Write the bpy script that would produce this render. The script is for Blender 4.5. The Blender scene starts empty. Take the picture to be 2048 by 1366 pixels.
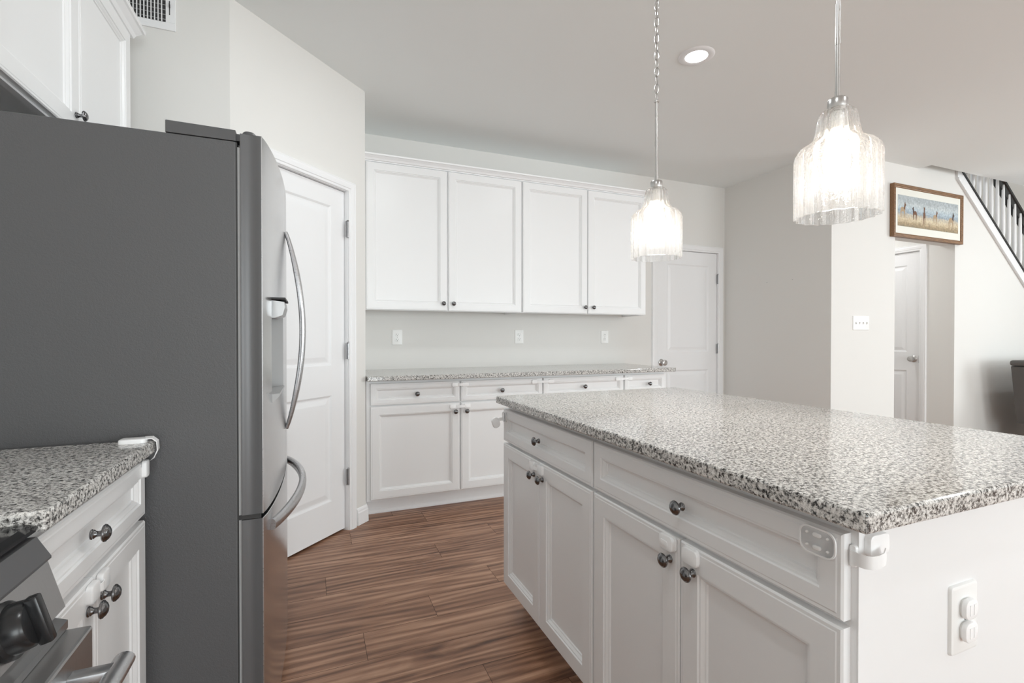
import bpy, bmesh, math, random
from mathutils import Vector, Matrix
R = math.radians
PI = math.pi
random.seed(7)
S = bpy.context.scene
COL = S.collection

# ------------------------------------------------------------------ camera, world, exposure, daylight
H = 1.15
cam_d = bpy.data.cameras.new('camera')
cam = bpy.data.objects.new('camera', cam_d); COL.objects.link(cam)
cam_d.sensor_width = 36.0
cam_d.lens = 972.0 / 2048.0 * 36.0
cam_d.clip_start = 0.02
cam.location = (0, 0, H)
cam.rotation_euler = (R(90 - 0.5), 0, R(-22.3))
S.camera = cam

W = bpy.data.worlds.new('world'); S.world = W; W.use_nodes = True
bg = W.node_tree.nodes['Background']
bg.inputs[0].default_value = (0.93, 0.97, 1.0, 1); bg.inputs[1].default_value = 1.5

S.view_settings.view_transform = 'Standard'
S.view_settings.look = 'None'
S.view_settings.gamma = 1
S.view_settings.use_curve_mapping = False
S.view_settings.exposure = 0.06
S.cycles.use_denoising = True
S.cycles.max_bounces = 14
S.cycles.diffuse_bounces = 8
S.cycles.glossy_bounces = 6
S.cycles.transmission_bounces = 12
S.cycles.transparent_max_bounces = 16
S.cycles.sample_clamp_indirect = 4.0
S.cycles.blur_glossy = 0.5

def area(name, loc, rot, sx, sy, power, col=(1, 1, 1), spread=None):
    l = bpy.data.lights.new(name, 'AREA'); l.shape = 'RECTANGLE'; l.size = sx; l.size_y = sy
    l.energy = power; l.color = col
    if spread: l.spread = spread
    o = bpy.data.objects.new(name, l); COL.objects.link(o); o.location = loc; o.rotation_euler = rot
    return o
# daylight through the windows behind the camera (south wall) and at the right end of the room (east wall)
DAY = 1.0
area('daylight_south_a', (1.3, -5.52, 1.20), (R(94), 0, 0), 2.2, 2.2, 100 * DAY, (0.895, 0.975, 1))
area('daylight_south_b', (4.9, -5.52, 1.35), (R(108), 0, 0), 2.6, 2.0, 115 * DAY, (0.895, 0.975, 1))
area('daylight_east', (8.05, -0.9, 1.45), (R(108), 0, R(90)), 2.4, 1.7, 105 * DAY, (0.895, 0.975, 1))

# ------------------------------------------------------------------ materials
def M(name, col, rough=0.5, metal=0.0, spec=0.5, **kw):
    m = bpy.data.materials.new(name); m.use_nodes = True
    b = m.node_tree.nodes['Principled BSDF']
    b.inputs['Base Color'].default_value = (*col, 1)
    b.inputs['Roughness'].default_value = rough
    b.inputs['Metallic'].default_value = metal
    b.inputs['Specular IOR Level'].default_value = spec
    for k, v in kw.items():
        b.inputs[k.replace('_', ' ')].default_value = v
    return m
def N(m, t, **kw):
    n = m.node_tree.nodes.new(t)
    for k, v in kw.items(): setattr(n, k, v)
    return n
def L(m, a, b): m.node_tree.links.new(a, b)
def bsdf(m): return m.node_tree.nodes['Principled BSDF']
def ramp(m, stops, interp='LINEAR'):
    n = N(m, 'ShaderNodeValToRGB'); r = n.color_ramp; r.interpolation = interp
    while len(r.elements) < len(stops): r.elements.new(0.5)
    for e, (p, c) in zip(r.elements, stops):
        e.position = p; e.color = (*c, 1) if len(c) == 3 else c
    return n
def coords(m, scale=(1, 1, 1), kind='Object'):
    tc = N(m, 'ShaderNodeTexCoord'); mp = N(m, 'ShaderNodeMapping')
    mp.inputs['Scale'].default_value = scale
    L(m, tc.outputs[kind], mp.inputs[0]); return mp.outputs[0]
def noise(m, vec, scale, detail=3, rough=0.5, dist=0):
    n = N(m, 'ShaderNodeTexNoise'); n.inputs['Scale'].default_value = scale
    n.inputs['Detail'].default_value = detail; n.inputs['Roughness'].default_value = rough
    n.inputs['Distortion'].default_value = dist
    L(m, vec, n.inputs['Vector']); return n.outputs['Fac']
def bump(m, fac, strength, dist=0.001):
    b = N(m, 'ShaderNodeBump'); b.inputs['Strength'].default_value = strength; b.inputs['Distance'].default_value = dist
    L(m, fac, b.inputs['Height']); L(m, b.outputs[0], bsdf(m).inputs['Normal']); return b

def wallpaint(name, col):
    m = M(name, col, 0.75, spec=0.3)
    bump(m, noise(m, coords(m), 260, 2), 0.12, 0.0006)
    return m
m_wall = wallpaint('greige_paint', (0.76, 0.752, 0.73))
m_ceil = wallpaint('ceiling_paint', (0.86, 0.89, 0.89))
m_trim = M('white_trim_paint', (0.86, 0.865, 0.875), 0.35)
m_cab = M('white_cabinet_paint', (0.84, 0.845, 0.85), 0.32)
m_door = M('white_door_paint', (0.85, 0.855, 0.865), 0.38)
m_plast = M('white_plastic', (0.93, 0.935, 0.94), 0.25)
m_outlet = M('outlet_plastic', (0.88, 0.885, 0.875), 0.3)
m_clear = M('clear_plastic', (0.95, 0.96, 0.97), 0.15, Alpha=0.45)
m_slot = M('dark_slot', (0.03, 0.03, 0.03), 0.6)
m_darkin = M('dark_interior', (0.05, 0.05, 0.05), 0.8)
m_gunmetal = M('dark_pewter', (0.20, 0.20, 0.205), 0.20, 1.0)
m_nickel = M('brushed_nickel', (0.55, 0.54, 0.53), 0.28, 1.0)
m_hinge = M('satin_hinge', (0.42, 0.42, 0.43), 0.35, 1.0)
m_gasket = M('gasket_grey', (0.45, 0.45, 0.45), 0.5)
m_blackgloss = M('black_glass', (0.012, 0.012, 0.013), 0.08)
m_blackplast = M('black_plastic', (0.015, 0.015, 0.016), 0.25)
m_charcoal = M('charcoal_plastic', (0.085, 0.085, 0.088), 0.5)
m_black_wood = M('black_painted_wood', (0.012, 0.012, 0.012), 0.3)
m_leather = M('dark_grey_upholstery', (0.10, 0.095, 0.09), 0.55)
bump(m_leather, noise(m_leather, coords(m_leather), 180, 3), 0.3, 0.001)

def steel(name, col, rough, stretch):
    m = M(name, col, rough, 1.0)
    v = coords(m, stretch)
    f = noise(m, v, 60, 3)
    r = ramp(m, [(0.3, (rough - 0.04,) * 3), (0.7, (rough + 0.05,) * 3)])
    L(m, f, r.inputs[0]); L(m, r.outputs[0], bsdf(m).inputs['Roughness'])
    bump(m, f, 0.04, 0.0004)
    return m
m_steel = steel('stainless_steel', (0.60, 0.60, 0.605), 0.22, (1, 1, 30))
m_steel_side = M('door_edge_paint', (0.115, 0.115, 0.118), 0.34, 0.2)
m_handle = steel('brushed_handle', (0.50, 0.50, 0.51), 0.30, (1, 1, 8))
m_range = steel('range_steel', (0.42, 0.42, 0.42), 0.35, (1, 20, 1))

m_fside = M('fridge_side_textured_paint', (0.088, 0.088, 0.091), 0.46, spec=0.55)
_v = coords(m_fside)
_n1 = noise(m_fside, _v, 230, 2, 0.5, 0.8)
bump(m_fside, _n1, 0.55, 0.0012)

# granite: pale ground, grey clouds, black specks
def granite():
    m = M('speckled_granite', (0.7, 0.7, 0.7), 0.10, spec=0.6)
    v = coords(m)
    n1 = noise(m, v, 150, 4, 0.68, 0.3)
    r1 = ramp(m, [(0.37, (0.03, 0.029, 0.028)), (0.42, (0.20, 0.195, 0.19)), (0.47, (0.60, 0.59, 0.575)), (0.60, (0.88, 0.87, 0.85))])
    L(m, n1, r1.inputs[0])
    n2 = noise(m, v, 380, 2, 0.6, 0.2)
    r2 = ramp(m, [(0.33, (0.14, 0.135, 0.13)), (0.43, (0.84, 0.83, 0.82)), (0.6, (1, 1, 1))])
    L(m, n2, r2.inputs[0])
    vo = N(m, 'ShaderNodeTexVoronoi'); vo.inputs['Scale'].default_value = 230; L(m, v, vo.inputs['Vector'])
    hsv = N(m, 'ShaderNodeSeparateColor'); L(m, vo.outputs['Color'], hsv.inputs[0])
    r3 = ramp(m, [(0.0, (0.16, 0.155, 0.15)), (0.10, (0.16, 0.155, 0.15)), (0.15, (0.86, 0.85, 0.83)), (1, (1, 1, 1))])
    L(m, hsv.outputs[0], r3.inputs[0])
    a = N(m, 'ShaderNodeMix', data_type='RGBA', blend_type='MULTIPLY'); a.inputs[0].default_value = 0.85
    L(m, r1.outputs[0], a.inputs[6]); L(m, r2.outputs[0], a.inputs[7])
    b = N(m, 'ShaderNodeMix', data_type='RGBA', blend_type='MULTIPLY'); b.inputs[0].default_value = 0.8
    L(m, a.outputs[2], b.inputs[6]); L(m, r3.outputs[0], b.inputs[7])
    L(m, b.outputs[2], bsdf(m).inputs['Base Color'])
    return m
m_gran = granite()

# wood planks: grain runs along X, per-plank values come from a mesh attribute
def planks():
    m = M('walnut_planks', (0.25, 0.14, 0.09), 0.38, spec=0.45)
    at = N(m, 'ShaderNodeAttribute', attribute_name='plank')
    tc = N(m, 'ShaderNodeTexCoord')
    add = N(m, 'ShaderNodeVectorMath', operation='MULTIPLY_ADD')
    L(m, at.outputs['Color'], add.inputs[0]); add.inputs[1].default_value = (13, 7, 5); L(m, tc.outputs['Object'], add.inputs[2])
    def mapv(s):
        mp = N(m, 'ShaderNodeMapping'); mp.inputs['Scale'].default_value = s; L(m, add.outputs[0], mp.inputs[0]); return mp.outputs[0]
    broad = noise(m, mapv((0.9, 7.5, 1)), 1.7, 4, 0.55, 1.6)
    fine = noise(m, mapv((3, 100, 1)), 1.6, 3, 0.6, 1.5)
    w = N(m, 'ShaderNodeTexWave', wave_type='BANDS', bands_direction='Y')
    w.inputs['Scale'].default_value = 1.5; w.inputs['Distortion'].default_value = 14; w.inputs['Detail'].default_value = 2.5
    w.inputs['Detail Scale'].default_value = 0.8
    L(m, mapv((0.55, 5.5, 1)), w.inputs['Vector'])
    r = ramp(m, [(0.33, (0.090, 0.040, 0.022)), (0.45, (0.205, 0.100, 0.058)), (0.56, (0.32, 0.170, 0.103)), (0.70, (0.48, 0.285, 0.185))])
    mx = N(m, 'ShaderNodeMix', data_type='FLOAT'); mx.inputs[0].default_value = 0.16
    L(m, broad, mx.inputs[2]); L(m, w.outputs['Fac'], mx.inputs[3])
    mx2 = N(m, 'ShaderNodeMix', data_type='FLOAT'); mx2.inputs[0].default_value = 0.20
    L(m, mx.outputs[0], mx2.inputs[2]); L(m, fine, mx2.inputs[3])
    sh = N(m, 'ShaderNodeMath', operation='MULTIPLY_ADD'); L(m, at.outputs['Fac'], sh.inputs[0])
    sh.inputs[1].default_value = 0.06; L(m, mx2.outputs[0], sh.inputs[2])
    L(m, sh.outputs[0], r.inputs[0]); L(m, r.outputs[0], bsdf(m).inputs['Base Color'])
    bump(m, fine, 0.10, 0.0008)
    return m
m_floor = planks()
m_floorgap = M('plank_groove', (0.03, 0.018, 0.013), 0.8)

def framewood():
    m = M('oak_frame', (0.22, 0.11, 0.045), 0.45)
    f = noise(m, coords(m, (3, 30, 30)), 6, 3)
    r = ramp(m, [(0.3, (0.13, 0.062, 0.022)), (0.7, (0.30, 0.16, 0.075))])
    L(m, f, r.inputs[0]); L(m, r.outputs[0], bsdf(m).inputs['Base Color']); return m
m_fwood = framewood()

def glow(name, col, strength):
    m = bpy.data.materials.new(name); m.use_nodes = True; nt = m.node_tree; nt.nodes.clear()
    e = nt.nodes.new('ShaderNodeEmission'); o = nt.nodes.new('ShaderNodeOutputMaterial')
    e.inputs[0].default_value = (*col, 1); e.inputs[1].default_value = strength; nt.links.new(e.outputs[0], o.inputs[0]); return m
m_lens = glow('lit_lens', (1, 0.985, 0.96), 14)
m_bulb = glow('lit_bulb', (1, 0.82, 0.60), 18)

def seeded_glass():
    m = M('seeded_glass', (1, 1, 1), 0.02, Transmission_Weight=1.0, IOR=1.42)
    v = coords(m)
    vo = N(m, 'ShaderNodeTexVoronoi'); vo.inputs['Scale'].default_value = 330; L(m, v, vo.inputs['Vector'])
    r = ramp(m, [(0.0, (1, 1, 1)), (0.32, (0, 0, 0))]); L(m, vo.outputs['Distance'], r.inputs[0])
    bump(m, r.outputs[0], 0.6, 0.0008)
    # thin glass: part of the light passes straight, part is scattered by the seeds
    nt = m.node_tree; out = nt.nodes['Material Output']
    tr = N(m, 'ShaderNodeBsdfTransparent'); tr.inputs[0].default_value = (0.98, 0.985, 0.99, 1)
    tl = N(m, 'ShaderNodeBsdfTranslucent'); tl.inputs[0].default_value = (1, 0.97, 0.93, 1)
    m1 = N(m, 'ShaderNodeMixShader'); m1.inputs[0].default_value = 0.26
    L(m, bsdf(m).outputs[0], m1.inputs[1]); L(m, tr.outputs[0], m1.inputs[2])
    m2 = N(m, 'ShaderNodeMixShader'); m2.inputs[0].default_value = 0.02
    L(m, m1.outputs[0], m2.inputs[1]); L(m, tl.outputs[0], m2.inputs[2])
    L(m, m2.outputs[0], out.inputs[0])
    return m
m_glass = seeded_glass()

# ------------------------------------------------------------------ mesh helpers
class MB:
    """collects shapes; built as ONE mesh object"""
    def __init__(s, T=None):
        s.v = []; s.f = []; s.mi = []; s.sm = []; s.T = T or Matrix.Identity(4); s.cur = 0; s.mats = []
    def add(s, verts, faces, smooth=False, T=None):
        T = s.T @ T if T is not None else s.T
        o = len(s.v); s.v += [tuple(T @ Vector(p)) for p in verts]
        for f in faces:
            s.f.append([i + o for i in f]); s.mi.append(s.cur); s.sm.append(smooth)
        return s
    def box(s, a, b, T=None, bev=0):
        x0, x1 = sorted((a[0], b[0])); y0, y1 = sorted((a[1], b[1])); z0, z1 = sorted((a[2], b[2]))
        if bev > 0:
            bm = bmesh.new()
            vs = [bm.verts.new(p) for p in ((x0,y0,z0),(x1,y0,z0),(x1,y1,z0),(x0,y1,z0),(x0,y0,z1),(x1,y0,z1),(x1,y1,z1),(x0,y1,z1))]
            for f in ((0,3,2,1),(4,5,6,7),(0,1,5,4),(1,2,6,5),(2,3,7,6),(3,0,4,7)): bm.faces.new([vs[i] for i in f])
            bmesh.ops.bevel(bm, geom=bm.edges[:], offset=bev, segments=2, affect='EDGES', profile=0.5)
            bm.verts.index_update()
            V = [tuple(v.co) for v in bm.verts]; F = [[v.index for v in f.verts] for f in bm.faces]; bm.free()
            return s.add(V, F, False, T)
        return s.add([(x0,y0,z0),(x1,y0,z0),(x1,y1,z0),(x0,y1,z0),(x0,y0,z1),(x1,y0,z1),(x1,y1,z1),(x0,y1,z1)],
                     [(0,3,2,1),(4,5,6,7),(0,1,5,4),(1,2,6,5),(2,3,7,6),(3,0,4,7)], False, T)
    def lathe(s, prof, n=24, T=None, cap=True, mod=None):
        """prof: (r, z) along +z"""
        V = []; F = []
        for r, z in prof:
            for i in range(n):
                a = 2 * PI * i / n
                rr = r * (mod(a, z) if mod else 1)
                V.append((rr * math.cos(a), rr * math.sin(a), z))
        for k in range(len(prof) - 1):
            for i in range(n):
                j = (i + 1) % n
                F.append((k*n+i, k*n+j, (k+1)*n+j, (k+1)*n+i))
        if cap:
            F.append(tuple(range(n-1, -1, -1))); F.append(tuple((len(prof)-1)*n + i for i in range(n)))
        return s.add(V, F, True, T)
    def prism(s, poly, a, b, axis='z', T=None, smooth=False):
        """extrude polygon (2D) between a and b along an axis"""
        n = len(poly)
        def P(u, w, t):
            return {'z': (u, w, t), 'x': (t, u, w), 'y': (u, t, w)}[axis]
        V = [P(u, w, a) for u, w in poly] + [P(u, w, b) for u, w in poly]
        F = [tuple(range(n)), tuple(range(2*n-1, n-1, -1))] + [(i, i+n, (i+1) % n + n, (i+1) % n) for i in range(n)]
        if not smooth: return s.add(V, F, False, T)
        s.add(V, F[:2], False, T); return s.add(V, F[2:], True, T)
    def sweep(s, pts, sec, T=None, up=(0, 0, 1), smooth=True, scales=None):
        """sweep a closed section (list of (a,b)) along points"""
        pts = [Vector(p) for p in pts]; n = len(sec); V = []; F = []
        for k, p in enumerate(pts):
            t = (pts[min(k+1, len(pts)-1)] - pts[max(k-1, 0)]).normalized()
            u = Vector(up); sd = t.cross(u).normalized(); uu = sd.cross(t).normalized()
            q = scales[k] if scales else 1
            for a, b in sec: V.append(tuple(p + sd*a*q + uu*b*q))
        for k in range(len(pts) - 1):
            for i in range(n):
                j = (i+1) % n; F.append((k*n+i, k*n+j, (k+1)*n+j, (k+1)*n+i))
        F.append(tuple(range(n-1, -1, -1))); F.append(tuple((len(pts)-1)*n+i for i in range(n)))
        return s.add(V, F, smooth, T)
    def rings(s, w, h, prof, T=None, cap=True):
        """rectangle w x h in (u,v), concentric rings (inset, n); closes the middle"""
        V = []; F = []
        for d, n in prof:
            V += [(d, d, n), (w-d, d, n), (w-d, h-d, n), (d, h-d, n)]
        for k in range(len(prof) - 1):
            for i in range(4):
                j = (i+1) % 4; F.append((k*4+i, k*4+j, (k+1)*4+j, (k+1)*4+i))
        k = len(prof) - 1
        if cap: F.append((k*4, k*4+1, k*4+2, k*4+3))
        return s.add(V, F, False, T)
    def build(s, name, mats, parent=None, auto=True):
        me = bpy.data.meshes.new(name)
        me.from_pydata(s.v, [], s.f)
        mats = mats if isinstance(mats, (list, tuple)) else [mats]
        for m in mats: me.materials.append(m)
        for p, mi, sm in zip(me.polygons, s.mi, s.sm): p.material_index = mi; p.use_smooth = sm
        bm = bmesh.new(); bm.from_mesh(me); bmesh.ops.recalc_face_normals(bm, faces=bm.faces); bm.to_mesh(me); bm.free()
        if any(s.sm): me.set_sharp_from_angle(angle=R(40))
        o = bpy.data.objects.new(name, me); COL.objects.link(o)
        if parent is not None:
            o.parent = parent
            o.matrix_parent_inverse = WM(parent).inverted()
        return o
_wm = {}
def WM(o):
    m = o.matrix_basis.copy()
    p = o.parent
    return (WM(p) @ o.matrix_parent_inverse @ m) if p else m
def frame(o, u, v, n):
    """matrix mapping local (u,v,n) to the world"""
    m = Matrix.Identity(4)
    for i, a in enumerate((u, v, n)):
        for k in range(3): m[k][i] = a[k]
    for k in range(3): m[k][3] = o[k]
    return m
def tag(o, label=None, cat=None, group=None, kind=None):
    if label: o['label'] = label
    if cat: o['category'] = cat
    if group: o['group'] = group
    if kind: o['kind'] = kind
    return o
def empty(name, loc, label=None, cat=None, group=None, kind=None):
    o = bpy.data.objects.new(name, None); COL.objects.link(o); o.location = loc
    o.empty_display_size = 0.05
    return tag(o, label, cat, group, kind)
def struct(mb, name, m, label=None):
    o = mb.build(name, m); o['kind'] = 'structure'
    if label: o['label'] = label
    return o
def rrect(w, h, r, n=5):
    P = []
    for cx, cy, a0 in ((w/2-r, h/2-r, 0), (-w/2+r, h/2-r, 90), (-w/2+r, -h/2+r, 180), (w/2-r, -h/2+r, 270)):
        for i in range(n+1):
            a = R(a0 + 90*i/n); P.append((cx + r*math.cos(a), cy + r*math.sin(a)))
    return P
def pad(mb, w, h, r, t, T, bev=0.002, n=5):
    """soft-edged rounded plate, centred, from n=0 to n=t"""
    V = []; F = []; K = 0
    for d, z in ((0, 0), (0, t-bev), (bev*0.35, t-bev*0.3), (bev*1.2, t)):
        P = rrect(w-2*d, h-2*d, max(r-d, 0.0005), n); K = len(P)
        V += [(x, y, z) for x, y in P]
    for k in range(3):
        for i in range(K):
            j = (i+1) % K; F.append((k*K+i, k*K+j, (k+1)*K+j, (k+1)*K+i))
    F.append(tuple(range(3*K, 4*K))); F.append(tuple(range(K-1, -1, -1)))
    mb.add(V, F, True, T)

# cabinet fronts ----------------------------------------------------
DT = 0.020
def front_prof(rail):
    return [(0, -DT), (0, -0.004), (0.003, -0.001), (0.0085, -0.001), (0.0105, 0.0), (rail, 0.0), (rail+0.002, -0.0038), (rail+0.006, -0.0038),
            (rail+0.012, -0.0098), (rail+0.015, -0.0108), (rail+0.0168, -0.0145)]
def cab_front(name, T, w, h, parent, rail=0.055, mat=None):
    b = MB(T); b.rings(w, h, front_prof(rail))
    b.add([(0, 0, -DT), (w, 0, -DT), (w, h, -DT), (0, h, -DT)], [(0, 1, 2, 3)])
    return b.build(name, mat or m_cab, parent)
KNOB = [(0.0, 0), (0.0088, 0), (0.0092, 0.0015), (0.0078, 0.003), (0.0080, 0.0045), (0.0058, 0.007), (0.0048, 0.011), (0.0052, 0.015),
        (0.009, 0.0175), (0.0148, 0.0185), (0.0158, 0.0205), (0.0150, 0.0225), (0.0136, 0.0232), (0.0132, 0.0240), (0.0112, 0.0262), (0.0070, 0.0285), (0.0, 0.0295)]
def knob(T, u, v, parent, mat=None):
    b = MB(T); b.lathe(KNOB, 24, Matrix.Translation((u, v, 0)), cap=False)
    return b.build('knob', mat or m_gunmetal, parent)

# ------------------------------------------------------------------ room numbers
YB = 3.80      # back wall
CE = 2.677     # ceiling
XR = 3.92      # side wall right of the far door
YF = 2.686     # wall with the picture
XW = -1.0      # wall behind the range
YV = 2.51      # wall with the vent
YS = -5.6      # wall behind the camera
XE = 8.2
PX, PY = 0.305, 3.155                       # outer corner of the pantry
q = 1 / math.sqrt(2)
QS = (PX + 0, PY)
P2 = (PX - (PY - YV), YV)                   # inner corner of pantry wall and vent wall (45 degrees)
Lp = math.hypot(PX - P2[0], PY - P2[1])
TP = frame((P2[0], P2[1], 0), (q, q, 0), (0, 0, 1), (q, -q, 0))   # pantry wall frame: u to the right, v up, n out of the wall

# floor: planks as one surface
def build_floor():
    me = bpy.data.meshes.new('floor'); V = []; F = []; A = []; mi = []
    x0, x1, y0, y1 = XW, XE, YS, YB
    pitch = 0.1735; g = 0.0007; Lk = 1.22
    known = {0: 0.178, 1: 0.473, 2: 0.808, 3: 0.053, 4: 0.622, 5: 0.993, 6: 0.198, 7: 0.658, -1: 1.02, -2: 0.55}
    k0 = int(math.floor((y0 - 1.786) / pitch)); k1 = int(math.ceil((y1 - 1.786) / pitch))
    rnd = random.Random(3)
    for k in range(k0, k1 + 1):
        a = max(1.786 + k*pitch, y0); b = min(1.786 + (k+1)*pitch, y1)
        if b - a < 0.002: continue
        j = known.get(k, rnd.uniform(0, Lk)); xs = []
        x = j - Lk * 12
        while x < x1 + Lk: xs.append(x); x += Lk
        for xa, xb in zip(xs, xs[1:]):
            c, d = max(xa, x0), min(xb, x1)
            if d - c < 0.002: continue
            n = len(V); V += [(c+g, a+g, 0), (d-g, a+g, 0), (d-g, b-g, 0), (c+g, b-g, 0)]
            F.append((n, n+1, n+2, n+3)); A.append((rnd.random(), rnd.random(), rnd.random())); mi.append(0)
    n = len(V); V += [(x0, y0, -0.0015), (x1, y0, -0.0015), (x1, y1, -0.0015), (x0, y1, -0.0015), (x0, y0, -0.15), (x1, y0, -0.15), (x1, y1, -0.15), (x0, y1, -0.15)]
    for f in ((0,1,2,3),(7,6,5,4),(0,4,5,1),(1,5,6,2),(2,6,7,3),(3,7,4,0)):
        F.append(tuple(n+i for i in f)); A.append((0, 0, 0)); mi.append(1)
    me.from_pydata(V, [], F); me.materials.append(m_floor); me.materials.append(m_floorgap)
    ca = me.attributes.new('plank', 'FLOAT_COLOR', 'CORNER')
    for p, c, m in zip(me.polygons, A, mi):
        p.material_index = m
        for li in p.loop_indices: ca.data[li].color = (*c, 1)
    o = bpy.data.objects.new('floor', me); COL.objects.link(o); o['kind'] = 'structure'
    return o
build_floor()

# walls
T_ = 0.12
# far wall with the opening of door_2
D2 = (3.066, 3.826, 2.0)       # leaf left, right, top
b = MB(); b.box((PX - T_, YB, -0.15), (D2[0]-0.012, YB+T_, CE+0.1)); b.box((D2[0]-0.012, YB, D2[2]+0.012), (D2[1]+0.012, YB+T_, CE+0.1)); b.box((D2[1]+0.012, YB, -0.15), (XR+T_, YB+T_, CE+0.1))
struct(b, 'wall_back', m_wall)
b = MB(); b.box((XR, YF+T_, -0.15), (XR+T_, YB, CE+0.1)); struct(b, 'wall_side', m_wall)
# wall with the picture, the hall opening and the slope under the stair
HX0, HX1, HZ = 4.746, 5.657, 2.04
m_stepx0, sl = 5.795, 0.785      # shoe rail line: z = CE - (x - m_stepx0) * sl ; slope of the stair
def zr(x): return 2.668 - (x - 5.79) * 0.785
b = MB()
b.box((XR, YF, -0.15), (HX0, YF+T_, CE+0.1)); b.box((HX0, YF, HZ), (HX1, YF+T_, CE+0.1))
xe = 8.1
b.prism([(HX1, -0.15), (xe, -0.15), (xe, zr(xe)-0.02), (HX1, zr(HX1)-0.02)], YF, YF+T_, 'y')
struct(b, 'wall_hall', m_wall)
# upper part of the picture wall seen through the stair opening
b = MB(); b.box((5.06, YF, CE+0.1), (5.62, YF+T_, 3.4)); struct(b, 'wall_landing', m_wall)
# hall recess
b = MB(); b.box((HX1, YF+T_, -0.15), (HX1+0.10, 2.963, 2.5)); b.box((HX1, 2.963, 2.032), (HX1+0.10, 3.73, 2.5)); b.box((HX1, 3.73, -0.15), (HX1+0.10, 4.3, 2.5))
struct(b, 'wall_hall_right', m_wall)
b = MB(); b.box((HX0-0.1, YF+T_, -0.15), (HX0, 4.3, 2.5)); struct(b, 'wall_hall_left', m_wall)
b = MB(); b.box((HX0-0.1, 4.3, -0.15), (HX1+0.1, 4.4, 2.5)); struct(b, 'wall_hall_end', m_wall)
b = MB(); b.box((HX0-0.1, YF+T_, 2.5), (HX1+0.1, 4.4, 2.6)); struct(b, 'trim_1', m_ceil)
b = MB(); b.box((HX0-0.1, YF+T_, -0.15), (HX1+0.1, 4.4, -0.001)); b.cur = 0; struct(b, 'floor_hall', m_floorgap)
# stairwell beyond the balusters
b = MB(); b.box((HX1+0.1, 3.72, -0.15), (XE, 3.84, 4.6)); struct(b, 'wall_stairwell', m_wall)
# east, south, left walls with window openings
def wall_open(name, T, length, height, openings):
    b = MB(T); u = 0
    for (a, c, z0, z1) in openings:
        b.box((u, -0.15, -T_), (a, height, 0)); b.box((a, -0.15, -T_), (c, z0, 0)); b.box((a, z1, -T_), (c, height, 0)); u = c
    b.box((u, -0.15, -T_), (length, height, 0))
    return struct(b, name, m_wall)
TSo = frame((XE, YS, 0), (-1, 0, 0), (0, 0, 1), (0, 1, 0))
so_open = [(XE-6.2, XE-3.6, 0.35, 2.35), (XE-2.4, XE-0.2, 0.06, 2.30)]
wall_open('wall_front', TSo, XE - XW, CE+0.1, so_open)
TEa = frame((XE, YB+0.04, 0), (0, -1, 0), (0, 0, 1), (-1, 0, 0))
ea_open = [(YB+0.04-0.3, YB+0.04+2.1, 0.6, 2.3)]
wall_open('wall_right', TEa, YB + 0.04 - YS, 4.6, ea_open)
b = MB(); b.box((XW-T_, YS-T_, -0.15), (XW, YV+T_, CE+0.1)); struct(b, 'wall_left', m_wall)
b = MB(); b.box((XW, YV, -0.15), (P2[0], YV+T_, CE+0.1)); struct(b, 'wall_vent', m_wall)
# windows
def window(name, T, a, c, z0, z1):
    e = empty(name, T @ Vector(((a+c)/2, z0, 0)), kind='structure')
    b = MB(T); w = c-a; h = z1-z0
    for (x0, y0, x1, y1) in ((a, z0, a+0.05, z1), (c-0.05, z0, c, z1), (a, z0, c, z0+0.05), (a, z1-0.05, c, z1), (a+w/2-0.03, z0, a+w/2+0.03, z1), (a, z0+h/2-0.02, c, z0+h/2+0.02)):
        b.box((x0, y0, -0.10), (x1, y1, -0.06))
    b.build('window_frame', m_trim, e)
    b = MB(T)
    for (x0, y0, x1, y1) in ((a-0.07, z0-0.07, a, z1+0.07), (c, z0-0.07, c+0.07, z1+0.07), (a, z0-0.07, c, z0), (a, z1, c, z1+0.07)):
        b.box((x0, y0, 0), (x1, y1, 0.018))
    b.build('window_casing', m_trim, e)
window('window_1', TSo, *so_open[0]); window('window_2', TSo, *so_open[1]); window('window_3', TEa, *ea_open[0])

# pantry: angled wall with door_1, and the short return to the far wall
d1a, d1b = Lp-0.773, Lp-0.163       # leaf edges in u
b = MB(TP); b.box((0.0, -0.15, -T_), (d1a-0.012, CE+0.1, 0)); b.box((d1a-0.012, 2.022, -T_), (d1b+0.012, CE+0.1, 0)); b.box((d1b+0.012, -0.15, -T_), (Lp-0.001, CE+0.1, 0))
struct(b, 'wall_pantry', m_wall)
b = MB(); b.prism([(PX-T_, PY-0.05), (PX, PY), (PX, YB), (PX-T_, YB)], -0.15, CE+0.1, 'z'); struct(b, 'wall_return', m_wall)

# ceiling with the stair opening
hx0, hy0, hy1 = 5.085, 2.588, 3.72
b = MB()
b.box((XW-T_, YS-T_, CE), (hx0, YB+T_, CE+0.12)); b.box((hx0, YS-T_, CE), (XE+T_, hy0, CE+0.12))
struct(b, 'ceiling', m_ceil)
b = MB(); b.box((hx0-0.1, hy0-0.1, 4.5), (XE, hy1+0.1, 4.6)); b.box((hx0-0.1, hy0-0.1, CE+0.12), (hx0, hy1+0.1, 4.5)); b.box((hx0, hy0-0.1, CE+0.12), (XE, hy0, 4.5))
struct(b, 'wall_upper_floor', m_wall)

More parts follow.
